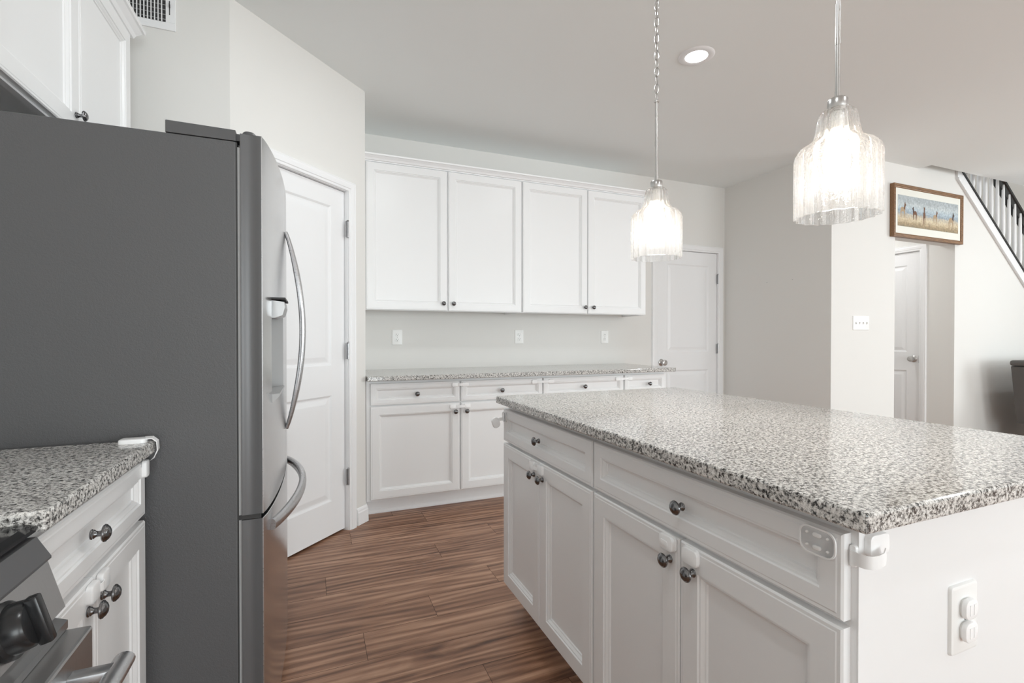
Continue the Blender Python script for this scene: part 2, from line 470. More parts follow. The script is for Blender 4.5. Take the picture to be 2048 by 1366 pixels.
# baseboards (profiled)
BB = [(0, 0), (0.014, 0), (0.016, 0.002), (0.014, 0.075), (0.011, 0.082), (0.010, 0.092), (0.006, 0.100), (0, 0.104)]
def baseboard(name, T, a, c, ext0=0, ext1=0):
    """profile in (n, v), along u"""
    b = MB(T)
    V = [(a - p[0]*ext0, p[1], p[0]) for p in BB] + [(c + p[0]*ext1, p[1], p[0]) for p in BB]; n = len(BB)
    b.add(V, [tuple(range(n)), tuple(range(2*n-1, n-1, -1))] + [(i, i+n, (i+1) % n + n, (i+1) % n) for i in range(n)])
    return struct(b, name, m_trim)
BBf = 1.2
baseboard('baseboard_pantry', TP, d1b+0.075, Lp, 0, 0.41)
Tret = frame((PX, PY, 0), (0, 1, 0), (0, 0, 1), (1, 0, 0))
baseboard('baseboard_return', Tret, 0, 0.1, 0.41, 0)
baseboard('baseboard_side', frame((XR, YB, 0), (0, -1, 0), (0, 0, 1), (-1, 0, 0)), 0, YB-YF)
baseboard('baseboard_hall', frame((XR, YF, 0), (1, 0, 0), (0, 0, 1), (0, -1, 0)), 0, HX0-XR)
baseboard('baseboard_living', frame((HX1, YF, 0), (1, 0, 0), (0, 0, 1), (0, -1, 0)), 0, xe-HX1)

# ------------------------------------------------------------------ interior doors
CAS = [(0, 0), (0, 0.010), (0.004, 0.012), (0.014, 0.0125), (0.018, 0.016), (0.040, 0.018), (0.048, 0.0165), (0.056, 0.018), (0.060, 0.013), (0.062, 0)]
def casing(T, a, c, top, parent, wd=0.062, sides='lr'):
    """profile (distance outwards, n) around three sides with mitred corners; 0 is the inner edge"""
    k = wd / 0.062; n = len(CAS); b = MB(T)
    def st(fn): return [fn(p[0]*k, p[1]) for p in CAS]
    paths = [st(lambda d, z: (a-d, 0.0, z)), st(lambda d, z: (a-d, top+d, z)), st(lambda d, z: (c+d, top+d, z)), st(lambda d, z: (c+d, 0.0, z))]
    V = sum(paths, []); F = []
    for s in range(3):
        for i in range(n-1): F.append((s*n+i, s*n+i+1, (s+1)*n+i+1, (s+1)*n+i))
    F.append(tuple(range(n))); F.append(tuple(range(3*n, 4*n)))
    b.add(V, F); return b.build('door_casing', m_trim, parent)
def door_leaf(T, a, c, top, rec, panels, parent, bottom=0.008, name='door_leaf'):
    """leaf from a to c, face at n=-rec; panels = [(u0, v0, u1, v1)]"""
    b = MB(T); th = 0.035; n0 = -rec
    us = sorted({a, c, *[p[0] for p in panels], *[p[2] for p in panels]}); vs = sorted({bottom, top, *[p[1] for p in panels], *[p[3] for p in panels]})
    for i in range(len(us)-1):
        for j in range(len(vs)-1):
            if any(abs(us[i]-p[0]) < 1e-6 and abs(vs[j]-p[1]) < 1e-6 for p in panels): continue
            b.add([(us[i], vs[j], n0), (us[i+1], vs[j], n0), (us[i+1], vs[j+1], n0), (us[i], vs[j+1], n0)], [(0, 1, 2, 3)])
    b.add([(a, bottom, n0), (c, bottom, n0), (c, top, n0), (a, top, n0), (a, bottom, n0-th), (c, bottom, n0-th), (c, top, n0-th), (a, top, n0-th)],
          [(0, 4, 5, 1), (1, 5, 6, 2), (2, 6, 7, 3), (3, 7, 4, 0), (4, 7, 6, 5)])
    for (u0, v0, u1, v1) in panels:
        b.rings(u1-u0, v1-v0, [(0, 0), (0.006, -0.004), (0.010, -0.0075), (0.017, -0.0085), (0.024, -0.0075), (0.046, -0.0022), (0.050, -0.0018)], Matrix.Translation((u0, v0, n0)))
    return b.build(name, m_door, parent)
def jamb(T, a, c, top, parent, depth=0.11):
    b = MB(T); g = 0.003
    b.box((a-0.012, 0, -depth), (a-g, top+g, 0.0)); b.box((c+g, 0, -depth), (c+0.012, top+g, 0.0)); b.box((a-0.012, top+g, -depth), (c+0.012, top+0.012, 0.0))
    # stops that close the gap behind the leaf
    b.box((a-g, 0, -depth+0.01), (a+0.012, top+g, -depth+0.04)); b.box((c-0.012, 0, -depth+0.01), (c+g, top+g, -depth+0.04)); b.box((a-g, top-0.012, -depth+0.01), (c+g, top+g, -depth+0.04))
    return b.build('door_jamb', m_trim, parent)
def hinge(T, u, v, parent, h=0.09, rec=0.0):
    b = MB(T); b.box((u-0.014, v, -rec-0.003), (u+0.002, v+h, -rec+0.0015))
    for i in range(3): b.lathe([(0.0065, 0), (0.0065, h/3-0.001)], 12, Matrix.Translation((u, v+h*i/3, 0.004)) @ Matrix.Rotation(-PI/2, 4, 'X'))
    b.lathe([(0.004, 0), (0.008, 0.002), (0.006, 0.006), (0.002, 0.008)], 12, Matrix.Translation((u, v+h, 0.004)) @ Matrix.Rotation(-PI/2, 4, 'X'))
    return b.build('hinge', m_hinge, parent)
DKN = [(0.0, 0), (0.032, 0), (0.033, 0.003), (0.028, 0.008), (0.013, 0.012), (0.011, 0.030), (0.016, 0.034), (0.026, 0.040), (0.0285, 0.050), (0.026, 0.060), (0.018, 0.064), (0.014, 0.0635), (0.012, 0.066), (0.0, 0.066)]
def doorknob(T, u, v, parent, rec=0):
    b = MB(T); b.lathe(DKN, 28, Matrix.Translation((u, v, -rec)), cap=False); return b.build('door_knob', m_nickel, parent)

# door_1: pantry
e = empty('door_1', TP @ Vector(((d1a+d1b)/2, 0, 0)), 'white two-panel pantry door in the angled wall, part hidden by the refrigerator', kind='structure')
jamb(TP, d1a, d1b, 2.010, e); casing(TP, d1a-0.006, d1b+0.006, 2.016, e, 0.057)
door_leaf(TP, d1a, d1b, 2.010, 0.022, [(d1a+0.105, 0.205, d1b-0.105, 0.815), (d1a+0.105, 0.988, d1b-0.105, 1.905)], e, 0.012)
for z in (1.742, 1.020, 0.272): hinge(TP, d1b+0.004, z, e, 0.095)
doorknob(TP, d1a+0.06, 0.93, e, 0.022)
# dark floor inside pantry under the door
b = MB(TP); b.box((d1a-0.012, -0.15, -0.30), (d1b+0.012, -0.001, 0.0)); struct(b, 'floor_pantry', m_darkin)
b = MB(TP); b.box((d1a-0.02, -0.02, -0.14), (d1b+0.02, 2.03, -0.122)); b.build('light_block_sheet', m_darkin, e)  # added dark sheet, stops light showing through the gaps round the leaf

# door_2: far wall, between the counter end and the corner
TB = frame((0, YB, 0), (1, 0, 0), (0, 0, 1), (0, -1, 0))
e = empty('door_2', (3.44, YB, 0), 'white two-panel door in the far corner beside the granite counter', kind='structure')
jamb(TB, D2[0], D2[1], D2[2], e); casing(TB, D2[0]-0.004, D2[1]+0.004, 2.004, e, 0.062)
door_leaf(TB, D2[0], D2[1], D2[2], 0.012, [(D2[0]+0.128, 0.20, D2[1]-0.105, 0.825), (D2[0]+0.128, 1.005, D2[1]-0.105, 1.870)], e)
for z in (1.695, 0.985, 0.25): hinge(TB, D2[1]+0.006, z, e, 0.095)
doorknob(TB, D2[0]+0.062, 0.905, e, 0.012)
b = MB(TB); b.box((D2[0]-0.02, -0.02, -0.14), (D2[1]+0.02, 2.02, -0.122)); b.build('light_block_sheet', m_darkin, e)  # added sheet behind the leaf, blocks light and keeps the gaps dark

# door_3: in the hall recess, in the right-hand wall, facing left
TH = frame((HX1, 4.3, 0), (0, -1, 0), (0, 0, 1), (-1, 0, 0))
ua, uc = 4.3-3.718, 4.3-2.975
e = empty('door_3', (HX1, 3.34, 0), 'white door with a round nickel knob in the hall recess', kind='structure')
jamb(TH, ua, uc, 2.018, e, 0.09); casing(TH, ua-0.004, uc+0.004, 2.024, e, 0.062)
door_leaf(TH, ua, uc, 2.018, 0.010, [(ua+0.11, 0.20, uc-0.115, 0.81), (ua+0.11, 1.0, uc-0.115, 1.89)], e)
doorknob(TH, uc-0.055, 0.93, e, 0.010)
b = MB(TH); b.box((uc-0.002, 0.89, -0.004), (uc+0.004, 0.965, 0.003)); b.build('strike_plate', m_hinge, e)
b = MB(TH); b.box((ua-0.02, -0.02, -0.12), (uc+0.02, 2.03, -0.102)); b.build('light_block_sheet', m_darkin, e)  # dark sheet added to close off light behind the hall door

# ------------------------------------------------------------------ cabinets along the far wall
YU = 3.47; YU2 = YU + DT
TU = frame((0, YU, 0), (1, 0, 0), (0, 0, 1), (0, -1, 0))
def wall_unit(x0, x1, doors, z0, z1, kn, label, fx0=None):
    e = empty('wall_cabinet', ((x0+x1)/2, YU2, z0), label, 'cabinet', 'wall cabinets over the far counter')
    b = MB(); yb = YB - 0.002
    b.box((x0, YU2, z0+0.016), (x1, yb, z1+0.006)); b.box((x0, YU2, z0), (x0+0.018, yb, z0+0.016)); b.box((x1-0.018, YU2, z0), (x1, yb, z0+0.016)); b.box((x0+0.018, YU2, z0), (x1-0.018, YU2+0.018, z0+0.016))
    b.build('body', m_cab, e)
    for (a, c), kx in zip(doors, kn):
        d = cab_front('door', frame((a, YU, z0+0.004), (1, 0, 0), (0, 0, 1), (0, -1, 0)), c-a, z1-z0-0.006, e, 0.052)
        knob(frame((a, YU, 0), (1, 0, 0), (0, 0, 1), (0, -1, 0)), kx-a, 1.396, d)
    return e
wall_unit(0.312, 1.509, [(0.341, 0.912), (0.921, 1.503)], 1.340, 2.362, [0.882, 0.957], 'white double-door wall cabinet nearest the pantry corner, above the far counter')
wall_unit(1.511, 2.686, [(1.517, 2.094), (2.103, 2.681)], 1.340, 2.362, [2.070, 2.148], 'white double-door wall cabinet behind the far pendant, next to the corner door')
# crown moulding
CR = [(0.0, 0.0), (0.010, 0.0), (0.012, 0.006), (0.020, 0.008), (0.026, 0.020), (0.040, 0.034), (0.046, 0.036), (0.048, 0.046), (0.0, 0.046)]
def crown(path_fn, name, label):
    pass
b = MB()
n = len(CR); V = []
for k, (px, py, dx, dy) in enumerate([(0.312, YU2, 0, -1), (2.686, YU2, 1, -1), (2.686, YB-0.002, 1, 0)]):
    V += [(px + dx*o, py + dy*o, 2.366+zz) for o, zz in CR]
F = []
for s in range(2):
    for i in range(n): F.append((s*n+i, s*n+(i+1) % n, (s+1)*n+(i+1) % n, (s+1)*n+i))
F += [tuple(range(n)), tuple(range(2*n, 3*n))]
b.add(V, F); b.box((0.312, YU2+0.001, 2.3685), (2.685, YB-0.002, 2.38))
tag(b.build('crown_moulding', m_trim), 'white crown moulding along the top of the far wall cabinets', 'moulding')

YD = 3.175; YD2 = YD + DT
def TD(x, z): return frame((x, YD, z), (1, 0, 0), (0, 0, 1), (0, -1, 0))
GB = 'base cabinets under the far counter'
def base_unit(x0, x1, fronts, label, left_fill=0):
    e = empty('base_cabinet', ((x0+x1)/2, YD2, 0), label, 'cabinet', GB)
    b = MB(); b.box((x0, YD2, 0.105), (x1, YB-0.002, 0.874)); b.build('body', m_cab, e)
    b = MB(); b.box((x0, 3.272, 0), (x1, 3.288, 0.105)); b.build('toe_kick', m_trim, e)
    for (a, c, kd, kdoors) in fronts:
        d = cab_front('drawer', TD(a, 0.717), c-a, 0.138, e, 0.032); knob(TD(a, 0), kd-a, 0.781, d)
        for (da, dc, kx) in kdoors:
            d = cab_front('door', TD(da, 0.116), dc-da, 0.592, e, 0.052); knob(TD(da, 0), kx-da, 0.650, d)
    return e
base_unit(0.312, 1.545, [(0.336, 0.920, 0.630, [(0.336, 0.920, 0.888)]), (0.930, 1.541, 1.223, [(0.930, 1.541, 0.967)])], 'white base cabinet with two doors and two drawers in the corner by the pantry wall')
base_unit(1.546, 2.249, [(1.550, 2.243, 1.890, [(1.550, 1.893, 1.86), (1.899, 2.243, 1.93)])], 'white base cabinet with one wide drawer, third drawer from the left under the far counter')
base_unit(2.250, 2.668, [(2.255, 2.640, 2.484, [(2.255, 2.640, 2.29)])], 'narrow white base cabinet at the corner door end of the far counter')
b = MB(); b.prism([(3.272, 0), (3.262, 0), (3.262, 0.008), (3.268, 0.020), (3.272, 0.024)], 0.312, 2.668, 'x'); struct(b, 'trim_2', m_trim)

def slab(x0, x1, y0, y1, z0=0.876, z1=0.906, edges='xXyY', r=0.0045):
    """countertop with softened top and bottom edges"""
    b = MB(); b.box((x0, y0, z0), (x1, y1, z1), bev=r); return b
tag(slab(0.310, 2.698, 3.108, YB-0.001).build('countertop', m_gran), 'speckled granite countertop running along the far wall', 'countertop')

# ------------------------------------------------------------------ outlets and switches
def outlet(T, u, v, label, group=None, w=0.078, h=0.118, covers=False, name='electrical_outlet'):
    """T: frame with n out of the wall; (u,v) centre"""
    TT = T @ Matrix.Translation((u, v, 0))
    e = empty(name, TT @ Vector((0, 0, 0)), label, 'outlet', group)
    b = MB(TT); pad(b, w, h, 0.006, 0.006, Matrix.Identity(4), 0.004, 3); b.build('plate', m_outlet, e)
    for s in (0.0195, -0.0195):
        b = MB(TT); pad(b, 0.033, 0.028, 0.010, 0.003, Matrix.Translation((0, s, 0.006)), 0.001, 5)
        so = b.build('socket', m_outlet, e)
        if not covers:
            b = MB(TT)
            b.box((-0.0078, s-0.001, 0.0088), (-0.0056, s+0.008, 0.0094)); b.box((0.0056, s, 0.0088), (0.0076, s+0.0075, 0.0094))
            b.lathe([(0.0026, 0.0088), (0.0026, 0.0094)], 10, Matrix.Translation((0, s-0.0075, 0)))
            b.build('slots', m_slot, so)
    b = MB(TT); b.lathe([(0.003, 0), (0.0025, 0.001)], 10, Matrix.Translation((0, 0, 0.006))); b.build('screw', m_hinge, e)
    return e
outlet(TB, 0.602, 1.150, 'white duplex outlet on the far wall, nearest the pantry corner', 'outlets above the far counter')
outlet(TB, 1.623, 1.154, 'white duplex outlet in the middle of the far wall above the counter', 'outlets above the far counter')
outlet(TB, 2.475, 1.152, 'white duplex outlet on the far wall nearest the corner door', 'outlets above the far counter')
TF = frame((0, YF, 0), (1, 0, 0), (0, 0, 1), (0, -1, 0))
TT = TF @ Matrix.Translation((4.290, 1.27, 0))
e = empty('light_switch', TT @ Vector((0, 0, 0)), 'white four-gang light switch plate on the wall left of the hall opening', 'switch')
b = MB(TT); pad(b, 0.208, 0.118, 0.005, 0.006, Matrix.Identity(4), 0.003, 3); b.build('plate', m_outlet, e)
for i in range(4):
    b = MB(TT); x = -0.069 + 0.046*i; up = 1 if i else -1
    b.prism([(0.006, -0.009), (0.006, 0.009), (0.017, 0.004*up+0.003), (0.017, 0.004*up-0.003)], x-0.0045, x+0.0045, 'x', T=frame((0, 0, 0), (1, 0, 0), (0, 0, 1), (0, 1, 0)) if False else Matrix(((1,0,0,0),(0,0,1,0),(0,1,0,0),(0,0,0,1))))
    b.build('toggle', m_outlet, e)
    b = MB(TT); b.box((x-0.0052, -0.0115, 0.0055), (x+0.0052, 0.0115, 0.0063)); b.build('toggle_slot', m_slot if False else m_gasket, e)

# ------------------------------------------------------------------ island
IX = 0.742; IX2 = IX + DT
def TI(y, z): return frame((IX, y, z), (0, -1, 0), (0, 0, 1), (-1, 0, 0))    # u runs towards the camera
GI = 'island cabinets'
XI1 = 1.37
def island_unit(y0, y1, fy0, fy1, kd, kl, kr, label):
    e = empty('island_cabinet', (IX2, (y0+y1)/2, 0), label, 'cabinet', GI)
    b = MB(); b.box((IX2, y0, 0.110), (XI1, y1, 0.874)); b.build('body', m_cab, e)
    b = MB(); b.box((IX2+0.07, y0+0.001, 0), (XI1, y1-0.001, 0.110)); b.build('toe_kick', m_cab, e)
    w = fy1-fy0
    d = cab_front('drawer', TI(fy1, 0.717), w, 0.134, e, 0.036); knob(TI(fy1, 0), fy1-kd, 0.782, d)
    mid = (fy0+fy1)/2
    d = cab_front('door', TI(fy1, 0.116), fy1-mid-0.0015, 0.590, e, 0.052); knob(TI(fy1, 0), fy1-kl, 0.652, d)
    d = cab_front('door', TI(mid-0.0015, 0.116), mid-0.0015-fy0, 0.590, e, 0.052); knob(TI(mid, 0), mid-kr, 0.652, d)
    return e
island_unit(1.200, 1.895, 1.205, 1.906, 1.556, 1.598, 1.527, 'white island cabinet with a drawer and two doors at the far end of the island')
island_unit(0.480, 1.199, 0.489, 1.196, 0.834, 0.873, 0.801, 'white island cabinet with a drawer and two doors at the near end of the island')
b = MB(); b.box((IX2, 0.4775, 0.0), (XI1+0.25, 0.4798, 0.874)); tag(b.build('end_panel', m_cab), 'smooth white end panel closing the near end of the island', 'panel')
b = MB(); b.box((XI1, 0.480, 0.0), (XI1+0.018, 1.895, 0.874)); tag(b.build('back_panel', m_cab), 'white panel on the seating side of the island, turned from view', 'panel')
tag(slab(0.705, 1.633, 0.432, 1.897).build('island_countertop', m_gran), 'large speckled granite top of the kitchen island', 'countertop')
TE = frame((0, 0.4775, 0), (1, 0, 0), (0, 0, 1), (0, -1, 0))
outlet(TE, 1.032, 0.669, 'white duplex outlet on the near end panel of the island', covers=True)
for s, w_ in ((0.0195, 'upper'), (-0.0195, 'lower')):
    b = MB(TE @ Matrix.Translation((1.032, 0.669+s, 0.0092))); pad(b, 0.036, 0.034, 0.012, 0.007, Matrix.Identity(4), 0.002, 5)
    b.box((-0.008, -0.009, 0.0068), (-0.002, 0.009, 0.0078)); b.box((0.004, -0.009, 0.0068), (0.009, 0.009, 0.0078))
    tag(b.build('outlet_cover', m_plast), f'translucent white plug cover in the {w_} socket of the island outlet', 'outlet cover', 'plug covers in the island outlet')

# ------------------------------------------------------------------ child safety latches
def pad_mesh(T, u, v, w=0.036, h=0.028, t=0.009, r=0.008):
    b = MB(T); pad(b, w, h, r, t, Matrix.Translation((u, v, 0)), 0.003, 5); return b
def latch(label, T, pa, pc, group, w=0.045, h=0.030, t=0.008, strap=0.018, lift=0.006, z=0.0):
    """two pads at (u,v) joined by a strap, all on plane n=z"""
    e = empty('child_safety_latch', T @ Vector(((pa[0]+pc[0])/2, pa[1], z)), label, 'latch', group)
    for p in (pa, pc): pad_mesh(T @ Matrix.Translation((0, 0, z)), p[0], p[1], w, h, t).build('pad', m_plast, e)
    u0 = min(pa[0], pc[0]) + w*0.3; u1 = max(pa[0], pc[0]) - w*0.3
    v0 = pa[1] if pa[0] < pc[0] else pc[1]; v1 = pc[1] if pa[0] < pc[0] else pa[1]
    b = MB(T @ Matrix.Translation((0, 0, z))); pts = []
    for i in range(9):
        k = i/8; pts.append((u0+(u1-u0)*k, v0+(v1-v0)*k, t*0.8+lift*math.sin(PI*k)))
    b.sweep(pts, [(-strap/2, -0.0008), (strap/2, -0.0008), (strap/2, 0.0008), (-strap/2, 0.0008)], up=(0, 0, 1), smooth=False)
    b.build('strap', m_plast, e)
    return e
GL = 'child safety latches on the far base cabinets'
TL = frame((0, YD, 0), (1, 0, 0), (0, 0, 1), (0, -1, 0))
latch('white child safety latch joining the first and second drawers under the far counter', TL, (0.888, 0.831), (0.960, 0.831), GL)
latch('white child safety latch joining the second and third drawers under the far counter', TL, (1.477, 0.829), (1.612, 0.829), GL)
latch('white child safety latch joining the third and last drawers under the far counter', TL, (2.190, 0.828), (2.300, 0.828), GL)
latch('white child safety latch above the paired door knobs under the far counter', TL, (0.873, 0.683), (0.972, 0.683), GL)
GK = 'child safety latches on the island'
TLi = frame((IX, 0, 0), (0, -1, 0), (0, 0, 1), (-1, 0, 0))
latch('white child safety latch above the paired door knobs of the far island cabinet', TLi, (-1.606, 0.683), (-1.538, 0.683), GK, 0.040, 0.034, 0.009, 0.012, 0.004)
def big_latch(label, pa, pc):
    e = empty('child_safety_latch', TLi @ Vector((pa[0], pa[1], 0)), label, 'latch', GK)
    for i, p in enumerate((pa, pc)):
        b = MB(TLi); pad(b, 0.046, 0.036, 0.011, 0.004, Matrix.Translation((p[0]+0.003*(1 if i == 0 else -1), p[1]+0.001, 0)), 0.0015, 5)
        b.build('base', m_plast, e)
        b = MB(TLi); pad(b, 0.046, 0.034, 0.010, 0.008, Matrix.Translation((p[0], p[1], 0.004)), 0.003, 6)
        c = b.build('cap', m_plast, e)
        if i == 0:
            b = MB(TLi); pad(b, 0.026, 0.014, 0.006, 0.0012, Matrix.Translation((p[0]-0.004, p[1]-0.002, 0.012)), 0.0005, 5); b.build('button', m_plast, c)
    return e
big_latch('pair of white child safety latch blocks above the paired knobs of the near island cabinet', (-0.876, 0.689), (-0.802, 0.687))
# corner strap latch, near end of the island drawer, with a clear screw plate on the drawer face
e = empty('child_safety_latch', (IX, 0.527, 0.83), 'clear plate and white strap latch wrapping the near corner of the island drawer', 'latch', GK)
b = MB(TLi); pad(b, 0.058, 0.042, 0.015, 0.0025, Matrix.Translation((-0.527, 0.826, 0)), 0.001, 6); b.build('clear_plate', m_clear, e)
b = MB(TLi); P = rrect(0.058, 0.042, 0.015, 6); n = len(P)
b.sweep([(x-0.527, y+0.826, 0.003) for x, y in P + P[:1]], [(-0.0013, -0.0013), (0.0013, -0.0013), (0.0013, 0.0013), (-0.0013, 0.0013)], up=(0, 0, 1))
for dx, dy, rr in ((-0.017, 0.010, 0.0024), (-0.017, -0.010, 0.0024), (0.017, 0.010, 0.0024), (0.017, -0.010, 0.0024)):
    b.lathe([(rr, 0.002), (rr*0.8, 0.0045), (0, 0.005)], 10, Matrix.Translation((dx-0.527, dy+0.826, 0)), cap=False)
for dy in (0.010, -0.010): pad(b, 0.014, 0.007, 0.0033, 0.003, Matrix.Translation((-0.527, dy+0.826, 0.002)), 0.001, 4)
b.build('plate_rim', m_plast, e)
b = MB(frame((0.762, 0.4835, 0.818), (0, -1, 0), (0, 0, 1), (-1, 0, 0))); pad(b, 0.011, 0.034, 0.005, 0.006, Matrix.Identity(4), 0.002, 5); b.build('side_pad', m_plast, e)
b = MB(TE); pad(b, 0.046, 0.034, 0.009, 0.010, Matrix.Translation((0.797, 0.834, 0)), 0.003, 5); b.build('pad', m_plast, e)
pts = [(0.7550, 0.486, 0.817), (0.7535, 0.474, 0.817), (0.7550, 0.464, 0.817), (0.761, 0.458, 0.817), (0.772, 0.455, 0.818), (0.786, 0.456, 0.820), (0.798, 0.461, 0.824)]
b = MB(); b.sweep(pts, [(-0.0008, -0.010), (0.0008, -0.010), (0.0008, 0.010), (-0.0008, 0.010)], up=(0, 0, 1)); b.build('strap', m_plast, e)
# same latch at the far end of the island, hanging open
e = empty('child_safety_latch', (IX, 1.887, 0.812), 'clear latch pad hanging off the far front corner of the island', 'latch', GK)
b = MB(TLi); pad(b, 0.040, 0.040, 0.012, 0.0035, Matrix.Translation((-1.884, 0.818, 0)), 0.0015, 6); b.build('clear_plate', m_clear, e)
b = MB(TLi)
P = rrect(0.040, 0.040, 0.012, 6)
b.sweep([(x-1.884, y+0.818, 0.004) for x, y in P + P[:1]], [(-0.001, -0.001), (0.001, -0.001), (0.001, 0.001), (-0.001, 0.001)], up=(0, 0, 1)); b.build('plate_rim', m_plast, e)
pts = [(0.7405, 1.902, 0.806), (0.7345, 1.912, 0.805), (0.730, 1.921, 0.802), (0.724, 1.928, 0.796)]
b = MB(); b.sweep(pts, [(-0.0008, -0.007), (0.0008, -0.007), (0.0008, 0.007), (-0.0008, 0.007)], up=(0, 0, 1)); b.build('strap', m_plast, e)
Th = frame((0.714, 1.925, 0.790), Vector((0.93, 0.1, 0.35)).normalized(), Vector((-0.35, -0.05, 0.93)).normalized(), Vector((0.1, -0.99, 0.0)).normalized())
b = MB(Th); pad(b, 0.034, 0.046, 0.014, 0.009, Matrix.Identity(4), 0.003, 6); b.build('pad', m_plast, e)

# ------------------------------------------------------------------ left run: base cabinet, countertop, range
LX = -0.368; LX2 = LX - DT
def TLf(y, z): return frame((LX, y, z), (0, 1, 0), (0, 0, 1), (1, 0, 0))     # u runs away from the camera
y0c, y1c = 0.886, 1.398
e = empty('base_cabinet', (LX2, 1.13, 0), 'white base cabinet between the range and the refrigerator', 'cabinet')
b = MB(); b.box((XW+0.002, y0c, 0.105), (LX2, y1c, 0.874)); b.build('body', m_cab, e)
b = MB(); b.box((XW+0.002, y0c+0.001, 0), (LX2-0.075, y1c-0.001, 0.105)); b.build('toe_kick', m_trim, e)
d = cab_front('drawer', TLf(0.889, 0.730), 0.506, 0.128, e, 0.034); knob(TLf(0.889, 0), 0.198, 0.797, d)
ms = 1.102
d = cab_front('door', TLf(0.889, 0.116), ms-0.0015-0.889, 0.600, e, 0.050); knob(TLf(0.889, 0), 1.072-0.889, 0.666, d)
d = cab_front('door', TLf(ms+0.0015, 0.116), 1.395-ms-0.0015, 0.600, e, 0.050); knob(TLf(ms, 0), 1.133-ms, 0.666, d)
tag(slab(XW+0.001, -0.347, 0.880, 1.396).build('countertop', m_gran), 'short granite countertop beside the refrigerator in the left foreground', 'countertop')
TLL = frame((LX, 0, 0), (0, 1, 0), (0, 0, 1), (1, 0, 0))
GN = 'child safety latches on the left base cabinet'
e = empty('child_safety_latch', (-0.347, 1.37, 0.906), 'white strap latch clipped from the left granite countertop down to the drawer corner', 'latch', GN)
b = MB(frame((-0.385, 1.372, 0.906), (1, 0, 0), (0, 1, 0), (0, 0, 1))); pad(b, 0.052, 0.034, 0.008, 0.010, Matrix.Identity(4), 0.003, 5); b.build('pad', m_plast, e)
pts = [(-0.365, 1.378, 0.914), (-0.350, 1.380, 0.914), (-0.3405, 1.381, 0.905), (-0.3395, 1.382, 0.885), (-0.347, 1.383, 0.868), (-0.357, 1.383, 0.858)]
b = MB(); b.sweep(pts, [(-0.010, -0.001), (0.010, -0.001), (0.010, 0.001), (-0.010, 0.001)], up=(0.7, 0, 0.7)); b.build('strap', m_plast, e)
b = MB(frame((LX, 1.381, 0.842), (0, 1, 0), (0, 0, 1), (1, 0, 0))); pad(b, 0.026, 0.040, 0.007, 0.009, Matrix.Identity(4), 0.003, 5); b.build('pad', m_plast, e)
latch('white child safety latch above the door knobs of the left base cabinet', TLL, (1.082, 0.695), (1.128, 0.697), GN, 0.038, 0.034, 0.010, 0.014, 0.004)

# range
e = empty('range', (-0.68, 0.50, 0), 'stainless range with black glass cooktop and black knob at the left edge', 'range')
ry0, ry1 = 0.115, 0.876
b = MB(); b.box((XW+0.02, ry0, 0.0), (-0.395, ry1, 0.872)); b.build('body', m_charcoal, e)
b = MB(); b.prism([(XW+0.02, 0.873), (-0.372, 0.873), (-0.358, 0.879), (-0.356, 0.886), (-0.366, 0.890), (XW+0.02, 0.890)], ry0-0.002, ry1+0.0, 'y'); b.build('cooktop', m_blackgloss, e)
b = MB(); b.prism([(-0.395, 0.872), (-0.357, 0.872), (-0.341, 0.843), (-0.341, 0.840), (-0.395, 0.840)], ry0, ry1, 'y'); b.build('front_trim', m_charcoal, e)
pan = [(-0.394, 0.836), (-0.345, 0.836), (-0.326, 0.768), (-0.338, 0.756), (-0.394, 0.756)]
b = MB(); b.prism(pan, ry0, ry1, 'y'); cp = b.build('control_panel', m_range, e)
nx = Vector((0.068, 0, 0.019)).normalized(); vx = Vector((-0.019, 0, 0.068)).normalized()
for i, ky in enumerate((0.752, 0.60, 0.40, 0.24)):
    Tk = frame((-0.3355, ky, 0.803), (0, 1, 0), vx, nx)
    b = MB(Tk); b.lathe([(0.0, 0), (0.034, 0), (0.034, 0.006), (0.030, 0.009), (0.028, 0.024), (0.025, 0.028), (0.0, 0.028)], 32, cap=False)
    b.box((-0.007, -0.030, 0.026), (0.007, 0.030, 0.040), bev=0.003)
    k = b.build('knob', m_blackplast, e)
b = MB(); b.box((-0.394, ry0+0.002, 0.16), (-0.294, ry1-0.002, 0.737), bev=0.004); od = b.build('oven_door', m_range, e)
b = MB(); b.prism([(-0.393, 0.755), (-0.338, 0.755), (-0.323, 0.749), (-0.323, 0.7375), (-0.393, 0.7375)], ry0, ry1-0.001, 'y'); b.build('vent_trim', m_range, e)
b = MB(); b.box((-0.2945, ry0+0.10, 0.26), (-0.2925, ry1-0.10, 0.60)); b.build('oven_window', m_blackgloss, od)
b = MB()
pts = [(-0.245, ry0+0.045+(ry1-ry0-0.09)*i/12, 0.700) for i in range(13)]
b.sweep(pts, [(0.013*math.cos(2*PI*i/14), 0.011*math.sin(2*PI*i/14)) for i in range(14)])
for yy in (ry0+0.075, ry1-0.075): b.box((-0.296, yy-0.011, 0.690), (-0.248, yy+0.011, 0.710), bev=0.003)
b.build('handle', m_handle, od)
b = MB(); b.box((-0.394, ry0+0.002, 0.02), (-0.300, ry1-0.004, 0.150), bev=0.004); b.build('storage_drawer', m_range, e)

